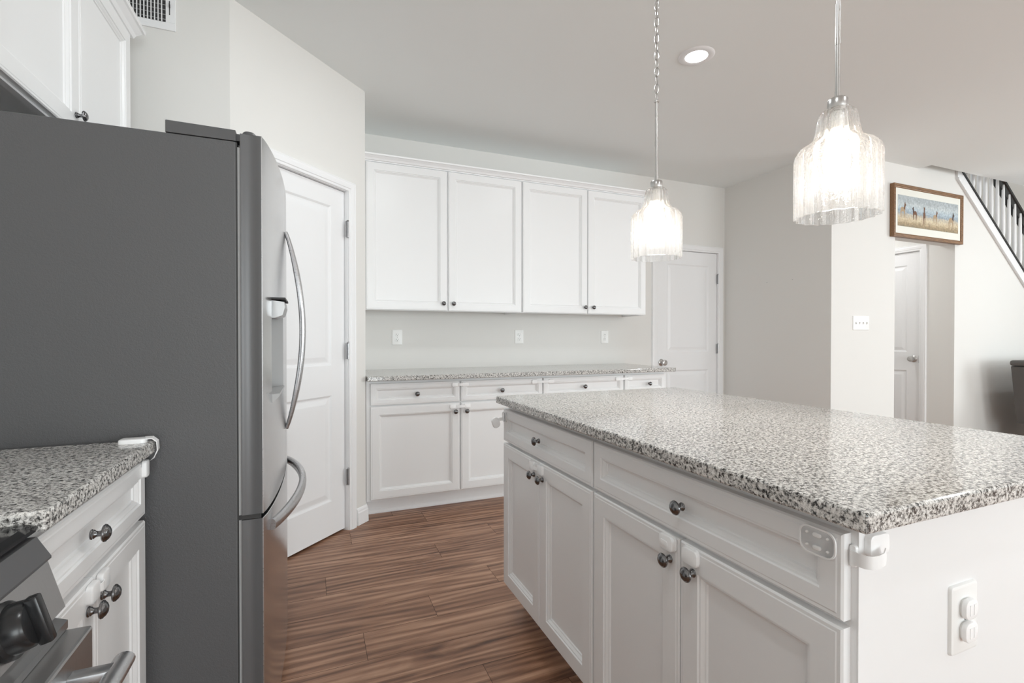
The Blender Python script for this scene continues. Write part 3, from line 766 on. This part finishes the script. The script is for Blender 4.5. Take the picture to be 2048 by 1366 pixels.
# cabinet above the refrigerator
UX = -0.66; UX2 = UX - DT
def TUL(y, z): return frame((UX, y, z), (0, 1, 0), (0, 0, 1), (1, 0, 0))
e = empty('wall_cabinet', (UX2, 1.9, 1.766), 'white double-door wall cabinet above the refrigerator', 'cabinet')
b = MB(); b.box((XW+0.002, 1.430, 1.782), (UX2, 2.356, 2.350)); b.box((UX2-0.018, 1.430, 1.762), (UX2, 2.356, 1.782)); b.box((XW+0.002, 1.430, 1.762), (UX2-0.018, 1.446, 1.782)); b.box((XW+0.002, 2.340, 1.762), (UX2-0.018, 2.356, 1.782)); b.build('body', m_cab, e)
d = cab_front('door', TUL(1.434, 1.768), 1.891-1.434, 0.574, e, 0.052); knob(TUL(1.434, 0), 1.866-1.434, 1.822, d)
d = cab_front('door', TUL(1.895, 1.768), 2.352-1.895, 0.574, e, 0.052); knob(TUL(1.895, 0), 0.030, 1.790, d)
b = MB(); V = []; n = len(CR)
for (px, py, dx, dy) in [(UX2, 1.25, 1, 0), (UX2, 2.356, 1, 1), (XW+0.002, 2.356, 0, 1)]:
    V += [(px + dx*o*1.15, py + dy*o*1.15, 2.332+zz*1.3) for o, zz in CR]
F = []
for s in range(2):
    for i in range(n): F.append((s*n+i, s*n+(i+1) % n, (s+1)*n+(i+1) % n, (s+1)*n+i))
F += [tuple(range(n)), tuple(range(2*n, 3*n))]
b.add(V, F); tag(b.build('crown_moulding', m_trim), 'white crown moulding on the cabinet above the refrigerator', 'moulding')

# vent
TV = frame((0, YV, 0), (1, 0, 0), (0, 0, 1), (0, -1, 0))
vx0, vx1, vz0, vz1 = -0.922, -0.543, 2.470, 2.655
e = empty('air_vent', ((vx0+vx1)/2, YV, vz0), 'white louvred air vent high on the wall beside the cabinet crown', 'air vent')
b = MB(TV); fw = 0.032
for (x0, y0, x1, y1) in ((vx0, vz0, vx1, vz0+fw), (vx0, vz1-fw, vx1, vz1), (vx0, vz0+fw, vx0+fw, vz1-fw), (vx1-fw-0.004, vz0+fw, vx1, vz1-fw)): b.box((x0, y0, 0), (x1, y1, 0.007), bev=0.0015)
b.box((vx0+0.185, vz0+fw, 0), (vx0+0.205, vz1-fw, 0.007))
b.build('frame', m_trim, e)
b = MB(TV); b.box((vx0+0.005, vz0+0.005, 0.0003), (vx1-0.005, vz1-0.005, 0.0012)); b.build('backing', m_darkin, e)
x = vx0 + fw + 0.010
b = MB(TV)
while x < vx1-fw-0.008:
    if not (vx0+0.180 < x < vx0+0.210): b.box((x-0.0016, vz0+fw-0.002, 0.004), (x+0.0016, vz1-fw+0.002, 0.012))
    x += 0.0125
b.build('louvres', m_trim, e)
b = MB(TV)
for i in range(6): b.box((vx0+fw, vz0+fw+0.012+i*0.0205, 0.0012), (vx1-fw, vz0+fw+0.014+i*0.0205, 0.004))
b.build('rear_louvres', m_gasket, e)
b = MB(TV); b.box((vx1-0.0235, vz0+0.065, 0.0065), (vx1-0.0200, vz0+0.125, 0.0075)); b.box((vx1-0.022, vz0+0.095, 0.007), (vx1-0.019, vz0+0.110, 0.018)); b.build('lever', m_slot, e)

# ------------------------------------------------------------------ refrigerator
FY0, FY1 = 1.420, 2.325
m_cavity = M('dispenser_cavity_plastic', (0.40, 0.40, 0.40), 0.3)
DY0, DY1, DZ0, DZ1 = 1.512, 1.762, 0.985, 1.262
FT = 1.650
e = empty('refrigerator', (-0.58, (FY0+FY1)/2, 0), 'stainless french-door refrigerator with dark textured side panel and curved handles', 'refrigerator')
b = MB(); b.box((XW+0.03, FY0, 0.02), (-0.180, FY1, FT), bev=0.003); b.build('body', m_fside, e)
b = MB(); b.box((-0.1795, FY0+0.006, 0.09), (-0.1705, FY1-0.006, FT-0.012)); b.build('gasket', m_gasket, e)
b = MB(); b.box((-0.1805, FY0+0.0008, 0.05), (-0.1775, FY0+0.006, FT-0.002)); b.build('front_flange', m_slot, e)
def fx(y):
    """front surface of the doors: a shallow bulge across the width"""
    k = (y - FY0) / (FY1 - FY0)
    return -0.1215 + 0.033 * (1 - (2*k-1)**2)**0.75
def fdoor(name, y0, y1, z0, z1, hole=None):
    N_ = 26; pts = []
    ys_ = [y0 + (y1-y0)*i/N_ for i in range(N_+1)]
    if hole: ys_ = sorted([y for y in ys_ if min(abs(y-hole[0]), abs(y-hole[1])) > 0.004] + [hole[0], hole[1]])
    for y in ys_: pts.append((fx(y), y))
    back = -0.171
    b = MB(); b.cur = 0
    # front skin, slightly rounded at the top edge
    n = len(pts); V = []; F = []
    rows = [(z0, 0.0)] + ([(hole[2], 0.0), (hole[3], 0.0)] if hole else []) + [(z1-0.001, 0.0), (z1, 0.0015)]
    for zz, ins in rows:
        V += [(p[0]-ins, p[1], zz) for p in pts]
    for k in range(len(rows)-1):
        for i in range(n-1):
            if hole and k == 1 and hole[0]-1e-6 < pts[i][1] < hole[1]-1e-6: continue
            F.append((k*n+i, k*n+i+1, (k+1)*n+i+1, (k+1)*n+i))
    b.add(V, F, True)
    b.add([(back, y0, z1), (back, y1, z1)] + [(p[0]-0.0015, p[1], z1) for p in reversed(pts)], [tuple(range(n+2))])
    b.add([(back, y0, z0), (back, y1, z0)] + [(p[0], p[1], z0) for p in reversed(pts)], [tuple(range(n+2))])
    b.cur = 1
    xa, xb = pts[0][0], pts[-1][0]
    # side faces with a shallow pressed step
    for yy, xf, sg in ((y0, xa, 1), (y1, xb, -1)):
        xs = [back, back+0.008, back+0.010, xf-0.012, xf-0.010, xf]
        ys = [0, 0, 0.0012, 0.0012, 0, 0]
        V = [(x, yy+sg*d, z0) for x, d in zip(xs, ys)] + [(x, yy+sg*d, z1) for x, d in zip(xs, ys)]
        b.add(V, [(i, i+1, i+7, i+6) for i in range(5)])
    b.add([(back, y0, z0), (back, y1, z0), (back, y1, z1), (back, y0, z1)], [(0, 1, 2, 3)])
    if hole:
        h0, h1, a_, c_ = hole; xb_ = fx(h0)-0.034
        b.cur = 2
        b.add([(xb_, h0, a_), (xb_, h1, a_), (xb_, h1, c_), (xb_, h0, c_), (fx(h0), h0, a_), (fx(h1), h1, a_), (fx(h1), h1, c_), (fx(h0), h0, c_)], [(0, 1, 2, 3), (0, 4, 5, 1), (1, 5, 6, 2), (2, 6, 7, 3), (3, 7, 4, 0)])
    return b.build(name, [m_steel, m_steel_side, m_cavity], e)
FM = 1.878
zs = 0.690
dl = fdoor('door', FY0, FM-0.0015, zs, FT+0.022, (DY0, DY1, DZ0, DZ1))
dr = fdoor('door', FM+0.0015, FY1, zs, FT+0.022)
fz = fdoor('freezer_drawer', FY0, FY1, 0.085, 0.677)
b = MB(); b.box((-0.17, FY0+0.02, 0.02), (-0.135, FY1-0.02, 0.080)); b.build('kick_plate', m_charcoal, e)
# bright edge strips
for d_, za, zb in ((dl, zs, FT+0.022), (fz, 0.085, 0.677)):
    b = MB(); b.box((fx(FY0)-0.0012, FY0-0.0008, za), (fx(FY0)+0.0010, FY0+0.0016, zb)); b.build('edge_strip', m_handle, d_)
b = MB(); b.box((-0.178, FY0+0.004, 0.6775), (-0.128, FY0+0.03, 0.6895)); b.build('mid_hinge', m_slot, e)
# hinge cover on top
b = MB(); b.prism([(-0.331, 1.652), (-0.331, 1.680), (-0.329, 1.681), (-0.181, 1.679), (-0.180, 1.652)], FY0+0.001, FY0+0.085, 'y'); b.build('hinge_cover', m_charcoal, e)
b = MB(); b.box((-0.181, FY0+0.012, 1.656), (-0.160, FY0+0.045, 1.674)); b.lathe([(0.0, 1.655), (0.015, 1.655), (0.0155, 1.660), (0.0155, 1.680), (0.013, 1.683), (0.0, 1.683)], 20, Matrix.Translation((-0.152, FY0+0.022, 0)), cap=False)
b.build('hinge', m_charcoal, e)
b = MB(); b.box((-0.331, FY1-0.085, 1.652), (-0.181, FY1-0.001, 1.680)); b.build('hinge_cover', m_charcoal, e)
# curved door handles
def arc_handle(parent, pts, sec, name='handle', mat=None, up=(0, 1, 0), scales=None):
    b = MB(); b.sweep(pts, sec, up=up, scales=scales); return b.build(name, mat or m_handle, parent)
def bar_section(a, c, n=16, p=2.6):
    P = []
    for i in range(n):
        t = 2*PI*i/n; cx, cy = math.cos(t), math.sin(t)
        P.append((a*math.copysign(abs(cx)**(2/p), cx), c*math.copysign(abs(cy)**(2/p), cy)))
    return P
for dd, yy, spread_, s in ((dl, FM-0.040, 0.0, -1), (dr, FM+0.040, 0.0, 1)):
    pts = []; sc = []
    z0, z1 = 0.835, 1.512
    for i in range(33):
        k = i/32; a = math.sin(PI*k)
        pts.append((fx(yy) + 0.004 + 0.052*a**0.85, yy - s*0.022*(1-a**0.8), z0 + (z1-z0)*k)); sc.append(0.62 + 0.38*min(1, a*1.6))
    arc_handle(dd, pts, bar_section(0.010, 0.019), up=(0, 1, 0), scales=sc)
# freezer handle arches across the drawer
pts = []; sc = []
for i in range(33):
    k = i/32; a = math.sin(PI*k); y = 1.487 + (2.262-1.487)*k
    pts.append((fx(y) + 0.004 + 0.050*a**0.8, y, 0.640 - 0.006*(1-a))); sc.append(0.85 + 0.15*a)
arc_handle(fz, pts, bar_section(0.012, 0.018), up=(0, 0, 1), scales=sc)
# dispenser in the left door
b = MB(); b.prism([(fx(DY0)-0.020, 1.258), (fx(DY0)+0.030, 1.252), (fx(DY0)+0.032, 1.236), (fx(DY0)+0.026, 1.214), (fx(DY0)+0.006, 1.206), (fx(DY0)-0.020, 1.206)], DY0+0.035, DY1-0.06, 'y'); b.build('dispenser_spout', m_range, dl)
b = MB(); b.box((fx(DY0)-0.020, DY0+0.02, 1.258), (fx(DY0)+0.034, DY1-0.045, 1.2635)); b.build('dispenser_lip', m_slot, dl)
b = MB(); b.prism([(fx(DY0)-0.030, 0.986), (fx(DY0)+0.020, 0.992), (fx(DY0)+0.020, 0.986), (fx(DY0)+0.0005, 0.964), (fx(DY0)-0.002, 0.9855)], DY0+0.004, DY1-0.004, 'y'); b.build('drip_tray', m_cavity, dl)

# ------------------------------------------------------------------ pendants
NF = 17
def flute(a, z): return 1 + 0.036*math.cos(NF*a)
def pendant(loc, label, bulbW):
    e = empty('pendant_lamp', (loc[0], loc[1], 1.44), label, 'lamp', 'glass pendants over the island')
    T0 = Matrix.Translation((loc[0], loc[1], 0)); zb = 1.440
    # outer and inner profile of the bell-shaped glass
    out = [(0.088, zb), (0.0885, zb+0.06), (0.088, zb+0.145), (0.085, zb+0.158), (0.074, zb+0.170), (0.058, zb+0.179), (0.049, zb+0.188), (0.045, zb+0.205), (0.041, zb+0.232), (0.037, zb+0.248), (0.028, zb+0.257), (0.019, zb+0.259)]
    inn = [(r-0.005, z-(0.005 if z > zb+0.15 else 0)) for r, z in out]; inn[0] = (out[0][0]-0.005, zb)
    prof = inn[::-1] + out
    b = MB(T0); nn = NF*8
    b.lathe(prof, nn, None, False, flute); b.build('glass_shade', m_glass, e)
    b = MB(T0); b.lathe([(0.0, zb+0.252), (0.019, zb+0.252), (0.0215, zb+0.258), (0.0215, zb+0.279), (0.019, zb+0.283), (0.007, zb+0.284), (0.0, zb+0.284)], 32, None, False)
    b.build('cap', m_nickel, e)
    b = MB(T0); b.lathe([(0.015, zb+0.205), (0.0155, zb+0.215), (0.0155, zb+0.251), (0.012, zb+0.252)], 24); b.build('socket', m_outlet, e)
    b = MB(T0); b.lathe([(0.0, zb+0.118), (0.012, zb+0.120), (0.023, zb+0.130), (0.029, zb+0.148), (0.028, zb+0.165), (0.019, zb+0.188), (0.0135, zb+0.204), (0.0, zb+0.205)], 24, None, False)
    b.build('bulb', m_bulb, e)
    b = MB(T0); b.lathe([(0.0055, zb+0.284), (0.0055, 1.95), (0.0045, 1.951), (0.0045, 1.958), (0.0055, 1.959), (0.0055, 2.010), (0.0085, 2.011), (0.0085, 2.018), (0.004, 2.022)], 16)
    b.lathe([(0.0065, zb+0.284), (0.0065, zb+0.300)], 16); b.lathe([(0.0062, 1.852), (0.0062, 1.868)], 16)
    b.build('rod', m_nickel, e)
    # chain
    z = 2.030; i = 0
    while z < 2.640:
        b = MB(T0); Rz = Matrix.Rotation(R(90*(i % 2) + 25), 4, 'Z'); pts = []
        for k in range(21):
            a = 2*PI*k/20; pts.append((0.0085*math.cos(a), 0, z + 0.0175*math.sin(a)))
        b.sweep(pts, [(0.0017*math.cos(2*PI*j/8), 0.0017*math.sin(2*PI*j/8)) for j in range(8)], T=Rz, up=(0, 1, 0))
        b.build('chain_link', m_nickel, e); z += 0.0305; i += 1
    b = MB(T0)
    pts = [(0.003*math.sin(7*k), 0.003*math.cos(5*k), 2.012 + (2.66-2.012)*k/14) for k in range(15)]
    b.sweep(pts, [(0.0014*math.cos(2*PI*j/6), 0.0014*math.sin(2*PI*j/6)) for j in range(6)], up=(0, 1, 0)); b.build('cord', m_nickel, e)
    b = MB(T0); b.lathe([(0.006, 2.640), (0.012, 2.645), (0.055, 2.655), (0.062, 2.668), (0.062, 2.6765)], 32); b.build('canopy', m_nickel, e)
    l = bpy.data.lights.new('bulb_light', 'POINT'); l.energy = bulbW; l.color = (1, 0.95, 0.88); l.shadow_soft_size = 0.03
    o = bpy.data.objects.new('bulb_light', l); COL.objects.link(o); o.location = (loc[0], loc[1], zb+0.095); o.parent = e; o.matrix_parent_inverse = WM(e).inverted()
    return e
pendant((1.170, 1.455), 'fluted clear glass pendant with chain over the far end of the island', 8)
pendant((1.170, 0.789), 'larger-looking fluted glass pendant over the near end of the island', 7)

# ------------------------------------------------------------------ recessed ceiling lights
def can(x, y, label, power):
    e = empty('recessed_light', (x, y, CE), label, 'light', 'recessed ceiling lights')
    T0 = frame((x, y, CE), (1, 0, 0), (0, -1, 0), (0, 0, -1))
    b = MB(T0); b.lathe([(0.058, 0.0), (0.058, 0.004), (0.066, 0.007), (0.088, 0.005), (0.094, 0.0)], 48, None, False); b.build('trim_ring', m_trim, e)
    b = MB(T0); b.lathe([(0.0, 0.0035), (0.040, 0.0035), (0.058, 0.0025), (0.058, 0.0005)], 48, None, False); b.build('lens', m_lens, e)
    l = bpy.data.lights.new('can_light', 'AREA'); l.shape = 'DISK'; l.size = 0.11; l.energy = power; l.color = (0.93, 0.98, 1.0)
    o = bpy.data.objects.new('can_light', l); COL.objects.link(o); o.location = (x, y, CE-0.012); o.parent = e; o.matrix_parent_inverse = WM(e).inverted()
CANW = 5
can(1.933, 2.074, 'lit round recessed light in the ceiling between the two pendants', CANW*0.6)
can(0.10, 0.30, 'lit recessed light above the near part of the aisle, out of view', CANW*1.0)
can(0.62, 1.93, 'added recessed fill light above the pantry end of the aisle, out of view', CANW*1.3)  # unseen can added to brighten the far base cabinets and floor
can(1.933, -0.2, 'added recessed fill light behind the camera side of the island, out of view', CANW)  # unseen can added for the lighting of the near side
can(6.2, 1.2, 'added recessed fill light above the living room seat, out of view', CANW*1.4)  # added out of frame to light the living room side

can(4.35, 1.0, 'added recessed fill light in the open room beyond the island, out of view', CANW)  # unseen fill, added to light the room past the island
l = bpy.data.lights.new('hall_fill_light', 'AREA'); l.shape = 'DISK'; l.size = 0.25; l.energy = 6  # lamp without a fixture, added to brighten the hall recess
o = bpy.data.objects.new('hall_fill_light', l); COL.objects.link(o); o.location = (5.15, 3.5, 2.48)
l = bpy.data.lights.new('landing_fill_light', 'AREA'); l.shape = 'RECTANGLE'; l.size = 1.2; l.size_y = 0.8; l.energy = 10  # unseen fill added above the stairs to light the stairwell
o = bpy.data.objects.new('landing_fill_light', l); COL.objects.link(o); o.location = (6.9, 3.15, 4.45)
# ------------------------------------------------------------------ picture
px0, px1, pz0, pz1, pyf = 4.668, 5.716, 2.030, 2.492, 2.648
e = empty('picture', ((px0+px1)/2, YF, pz0), 'wood-framed picture of horses standing on a grassy plain, above the hall opening', 'picture')
TPi = frame((px0, pyf, pz0), (1, 0, 0), (0, 0, 1), (0, -1, 0)); pw, ph = px1-px0, pz1-pz0
b = MB(TPi); b.rings(pw, ph, [(0, -0.036), (0, -0.002), (0.004, 0.0), (0.020, 0.0), (0.024, -0.004), (0.030, -0.006), (0.036, -0.014)], cap=False)
b.add([(0, 0, -0.036), (pw, 0, -0.036), (pw, ph, -0.036), (0, ph, -0.036)], [(0, 1, 2, 3)]); b.build('frame', m_fwood, e)
m_mat = M('ivory_mat', (0.80, 0.80, 0.74), 0.8)
b = MB(TPi); b.box((0.030, 0.030, -0.034), (pw-0.030, ph-0.030, -0.012)); b.build('mat_board', m_mat, e)
m_print = M('print_landscape', (0.5, 0.5, 0.45), 0.7)
def paint():
    m = m_print; tc = N(m, 'ShaderNodeTexCoord'); sp = N(m, 'ShaderNodeSeparateXYZ'); L(m, tc.outputs['Generated'], sp.inputs[0])
    nz = noise(m, coords(m, (6, 6, 18)), 5, 5, 0.65, 0.6)
    ad = N(m, 'ShaderNodeMath', operation='MULTIPLY_ADD'); L(m, nz, ad.inputs[0]); ad.inputs[1].default_value = 0.34; L(m, sp.outputs[2], ad.inputs[2])
    r = ramp(m, [(0.10, (0.20, 0.19, 0.14)), (0.26, (0.36, 0.27, 0.16)), (0.42, (0.62, 0.52, 0.36)), (0.56, (0.50, 0.46, 0.38)), (0.62, (0.30, 0.36, 0.42)), (0.74, (0.42, 0.50, 0.55)), (0.90, (0.50, 0.55, 0.56)), (1.0, (0.40, 0.44, 0.46))])
    L(m, ad.outputs[0], r.inputs[0]); n2 = noise(m, coords(m, (9, 9, 9)), 7, 4, 0.7)
    mx = N(m, 'ShaderNodeMix', data_type='RGBA', blend_type='OVERLAY'); mx.inputs[0].default_value = 0.8
    L(m, r.outputs[0], mx.inputs[6]); L(m, n2, mx.inputs[7]); L(m, mx.outputs[2], bsdf(m).inputs['Base Color'])
paint()
qx0, qx1, qz0, qz1 = 0.066, pw-0.098, 0.098, ph-0.092
b = MB(TPi); b.box((qx0, qz0, -0.0119), (qx1+0.03, qz1, -0.0112)); pr_ = b.build('print', m_print, e)
m_h = [M('horse_buff', (0.42, 0.31, 0.20), 0.8), M('horse_bay', (0.17, 0.085, 0.05), 0.8), M('horse_dark', (0.085, 0.06, 0.055), 0.8)]
qw, qh = qx1-qx0+0.03, qz1-qz0
def horse(cx, cz, sc, mir, body, neck, side):
    b = MB(TPi @ Matrix.Translation((qx0 + cx*qw, qz0 + cz*qh, -0.0110)) @ Matrix.Diagonal((sc*mir, sc, 1, 1)))
    if side:
        P = [(-0.060, 0.010), (-0.066, -0.030), (-0.062, -0.085), (-0.056, -0.085), (-0.053, -0.035), (-0.044, -0.018), (-0.046, -0.085), (-0.040, -0.085), (-0.036, -0.020), (-0.008, -0.022),
             (-0.006, -0.088), (0.000, -0.088), (0.002, -0.024), (0.010, -0.086), (0.016, -0.086), (0.014, -0.012), (0.016, 0.020)]
        b.cur = 0; b.add([(x, z, 0.0002) for x, z in P + [(-0.004, 0.022), (-0.040, 0.026)]], [tuple(range(19))])
        Q = [(-0.010, 0.012), (0.016, -0.008), (0.018, 0.030), (0.030, 0.050), (0.026, 0.058), (0.016, 0.068), (0.015, 0.080), (0.010, 0.070), (0.004, 0.078), (0.004, 0.064), (-0.002, 0.040)]
    else:
        P = [(-0.016, 0.020), (-0.018, -0.020), (-0.014, -0.090), (-0.007, -0.090), (-0.004, -0.030), (0.004, -0.030), (0.007, -0.090), (0.014, -0.090), (0.018, -0.020), (0.016, 0.020), (0.0, 0.030)]
        b.cur = 0; b.add([(x, z, 0.0002) for x, z in P], [tuple(range(11))])
        Q = [(-0.010, 0.005), (0.0, -0.010), (0.010, 0.005), (0.008, 0.040), (0.010, 0.062), (0.012, 0.082), (0.006, 0.072), (-0.004, 0.072), (-0.010, 0.082), (-0.009, 0.060), (-0.007, 0.040)]
    b.cur = 1; b.add([(x, z, 0.0004) for x, z in Q], [tuple(range(11))])
    return b.build('painted_horse', [body, neck], pr_)
horse(0.10, 0.54, 0.85, 1, m_h[0], m_h[1], True); horse(0.25, 0.48, 0.72, -1, m_h[1], m_h[2], True); horse(0.42, 0.46, 0.95, 1, m_h[1], m_h[1], False)
horse(0.62, 0.46, 0.72, 1, m_h[0], m_h[1], True); horse(0.90, 0.42, 0.95, 1, m_h[0], m_h[2], True)

# ------------------------------------------------------------------ staircase
e = empty('staircase', (6.9, YF+0.05, 1.0), 'white staircase side with round white balusters and a black handrail', 'staircase')
def strip(za, zb, y0, y1, xa, xb): # band parallel to the slope, between offsets za and zb below the rail line
    b = MB(); b.prism([(xa, zr(xa)+za), (xb, zr(xb)+za), (xb, zr(xb)+zb), (xa, zr(xa)+zb)], y0, y1, 'y'); return b
strip(-0.118, -0.002, YF-0.018, YF-0.0005, 5.66, 8.1).build('skirt_board', m_trim, e)
strip(-0.124, -0.104, YF-0.026, YF-0.0185, 5.66, 8.1).build('skirt_moulding', m_trim, e)
strip(0.0, 0.022, YF-0.026, YF+T_, 5.62, 8.1).build('shoe_rail', m_black_wood, e)
x = 5.700; i = 0
yb_ = YF + 0.040
while x < 7.95:
    z0 = zr(x) + 0.012; zt = z0 + 0.67
    b = MB(Matrix.Translation((x, yb_, 0)))
    b.lathe([(0.016, z0), (0.016, z0+0.12), (0.0135, z0+0.14), (0.0175, z0+0.17), (0.0175, z0+0.30), (0.012, z0+0.62), (0.010, zt)], 12)
    b.build('baluster', m_trim, e); x += 0.1115; i += 1
b = MB(); sec = [(-0.022, -0.058), (0.022, -0.058), (0.022, 0.012), (0.032, 0.020), (0.034, 0.042), (0.014, 0.056), (-0.014, 0.056), (-0.034, 0.042), (-0.032, 0.020), (-0.022, 0.012)]
b.sweep([(5.30, yb_+0.026, zr(5.30)+0.70), (6.4, yb_+0.026, zr(6.4)+0.70), (7.95, yb_+0.026, zr(7.95)+0.70)], sec); b.build('handrail', m_black_wood, e)
b = MB()
for k in range(10):
    xa_ = 5.77 + k*0.242
    if xa_ + 0.242 > 8.15: break
    b.box((xa_, YF+T_+0.002, -0.001), (xa_+0.242, 3.715, zr(xa_+0.242)-0.05))
b.build('steps', m_trim, e)

# ------------------------------------------------------------------ armchair at the right edge
e = empty('armchair', (6.75, 2.05, 0), 'dark grey upholstered armchair cut off at the right edge, against the wall', 'chair')
b = MB(); b.prism([(6.17, 0.34), (6.06, 0.872), (6.07, 0.880), (7.35, 0.880), (7.36, 0.872), (7.25, 0.34)], 2.28, 2.44, 'y'); b.build('backrest', m_leather, e)
b = MB(); b.box((6.045, 2.27, 0.883), (7.375, 2.45, 0.935), bev=0.02); b.build('back_cushion', m_leather, e)
b = MB(); b.box((6.30, 1.50, 0.12), (7.12, 2.278, 0.44), bev=0.03); b.build('seat', m_leather, e)
for x in (6.19, 7.13):
    b = MB(); b.box((x, 1.52, 0.12), (x+0.10, 2.277, 0.60), bev=0.03); b.build('armrest', m_leather, e)
for x in (6.26, 7.16):
    for y in (1.58, 2.33):
        b = MB(Matrix.Translation((x, y, 0))); b.lathe([(0.016, 0.0), (0.024, 0.15)], 12) if y < 2 else b.lathe([(0.016, 0.0), (0.024, 0.36)], 12); b.build('leg', m_black_wood, e)

# small marks left on the side wall
for yy, zz in ((3.294, 1.660), (3.034, 1.660)):
    b = MB(frame((XR, yy, zz), (0, -1, 0), (0, 0, 1), (-1, 0, 0))); b.lathe([(0.0035, 0.0), (0.003, 0.002), (0.0, 0.0025)], 10, None, False)
    tag(b.build('nail', m_hinge), ('small nail left in the bare side wall, nearer the corner door' if yy > 3.1 else 'small nail left in the bare side wall, nearer the hall'), 'nail', 'nails in the side wall')
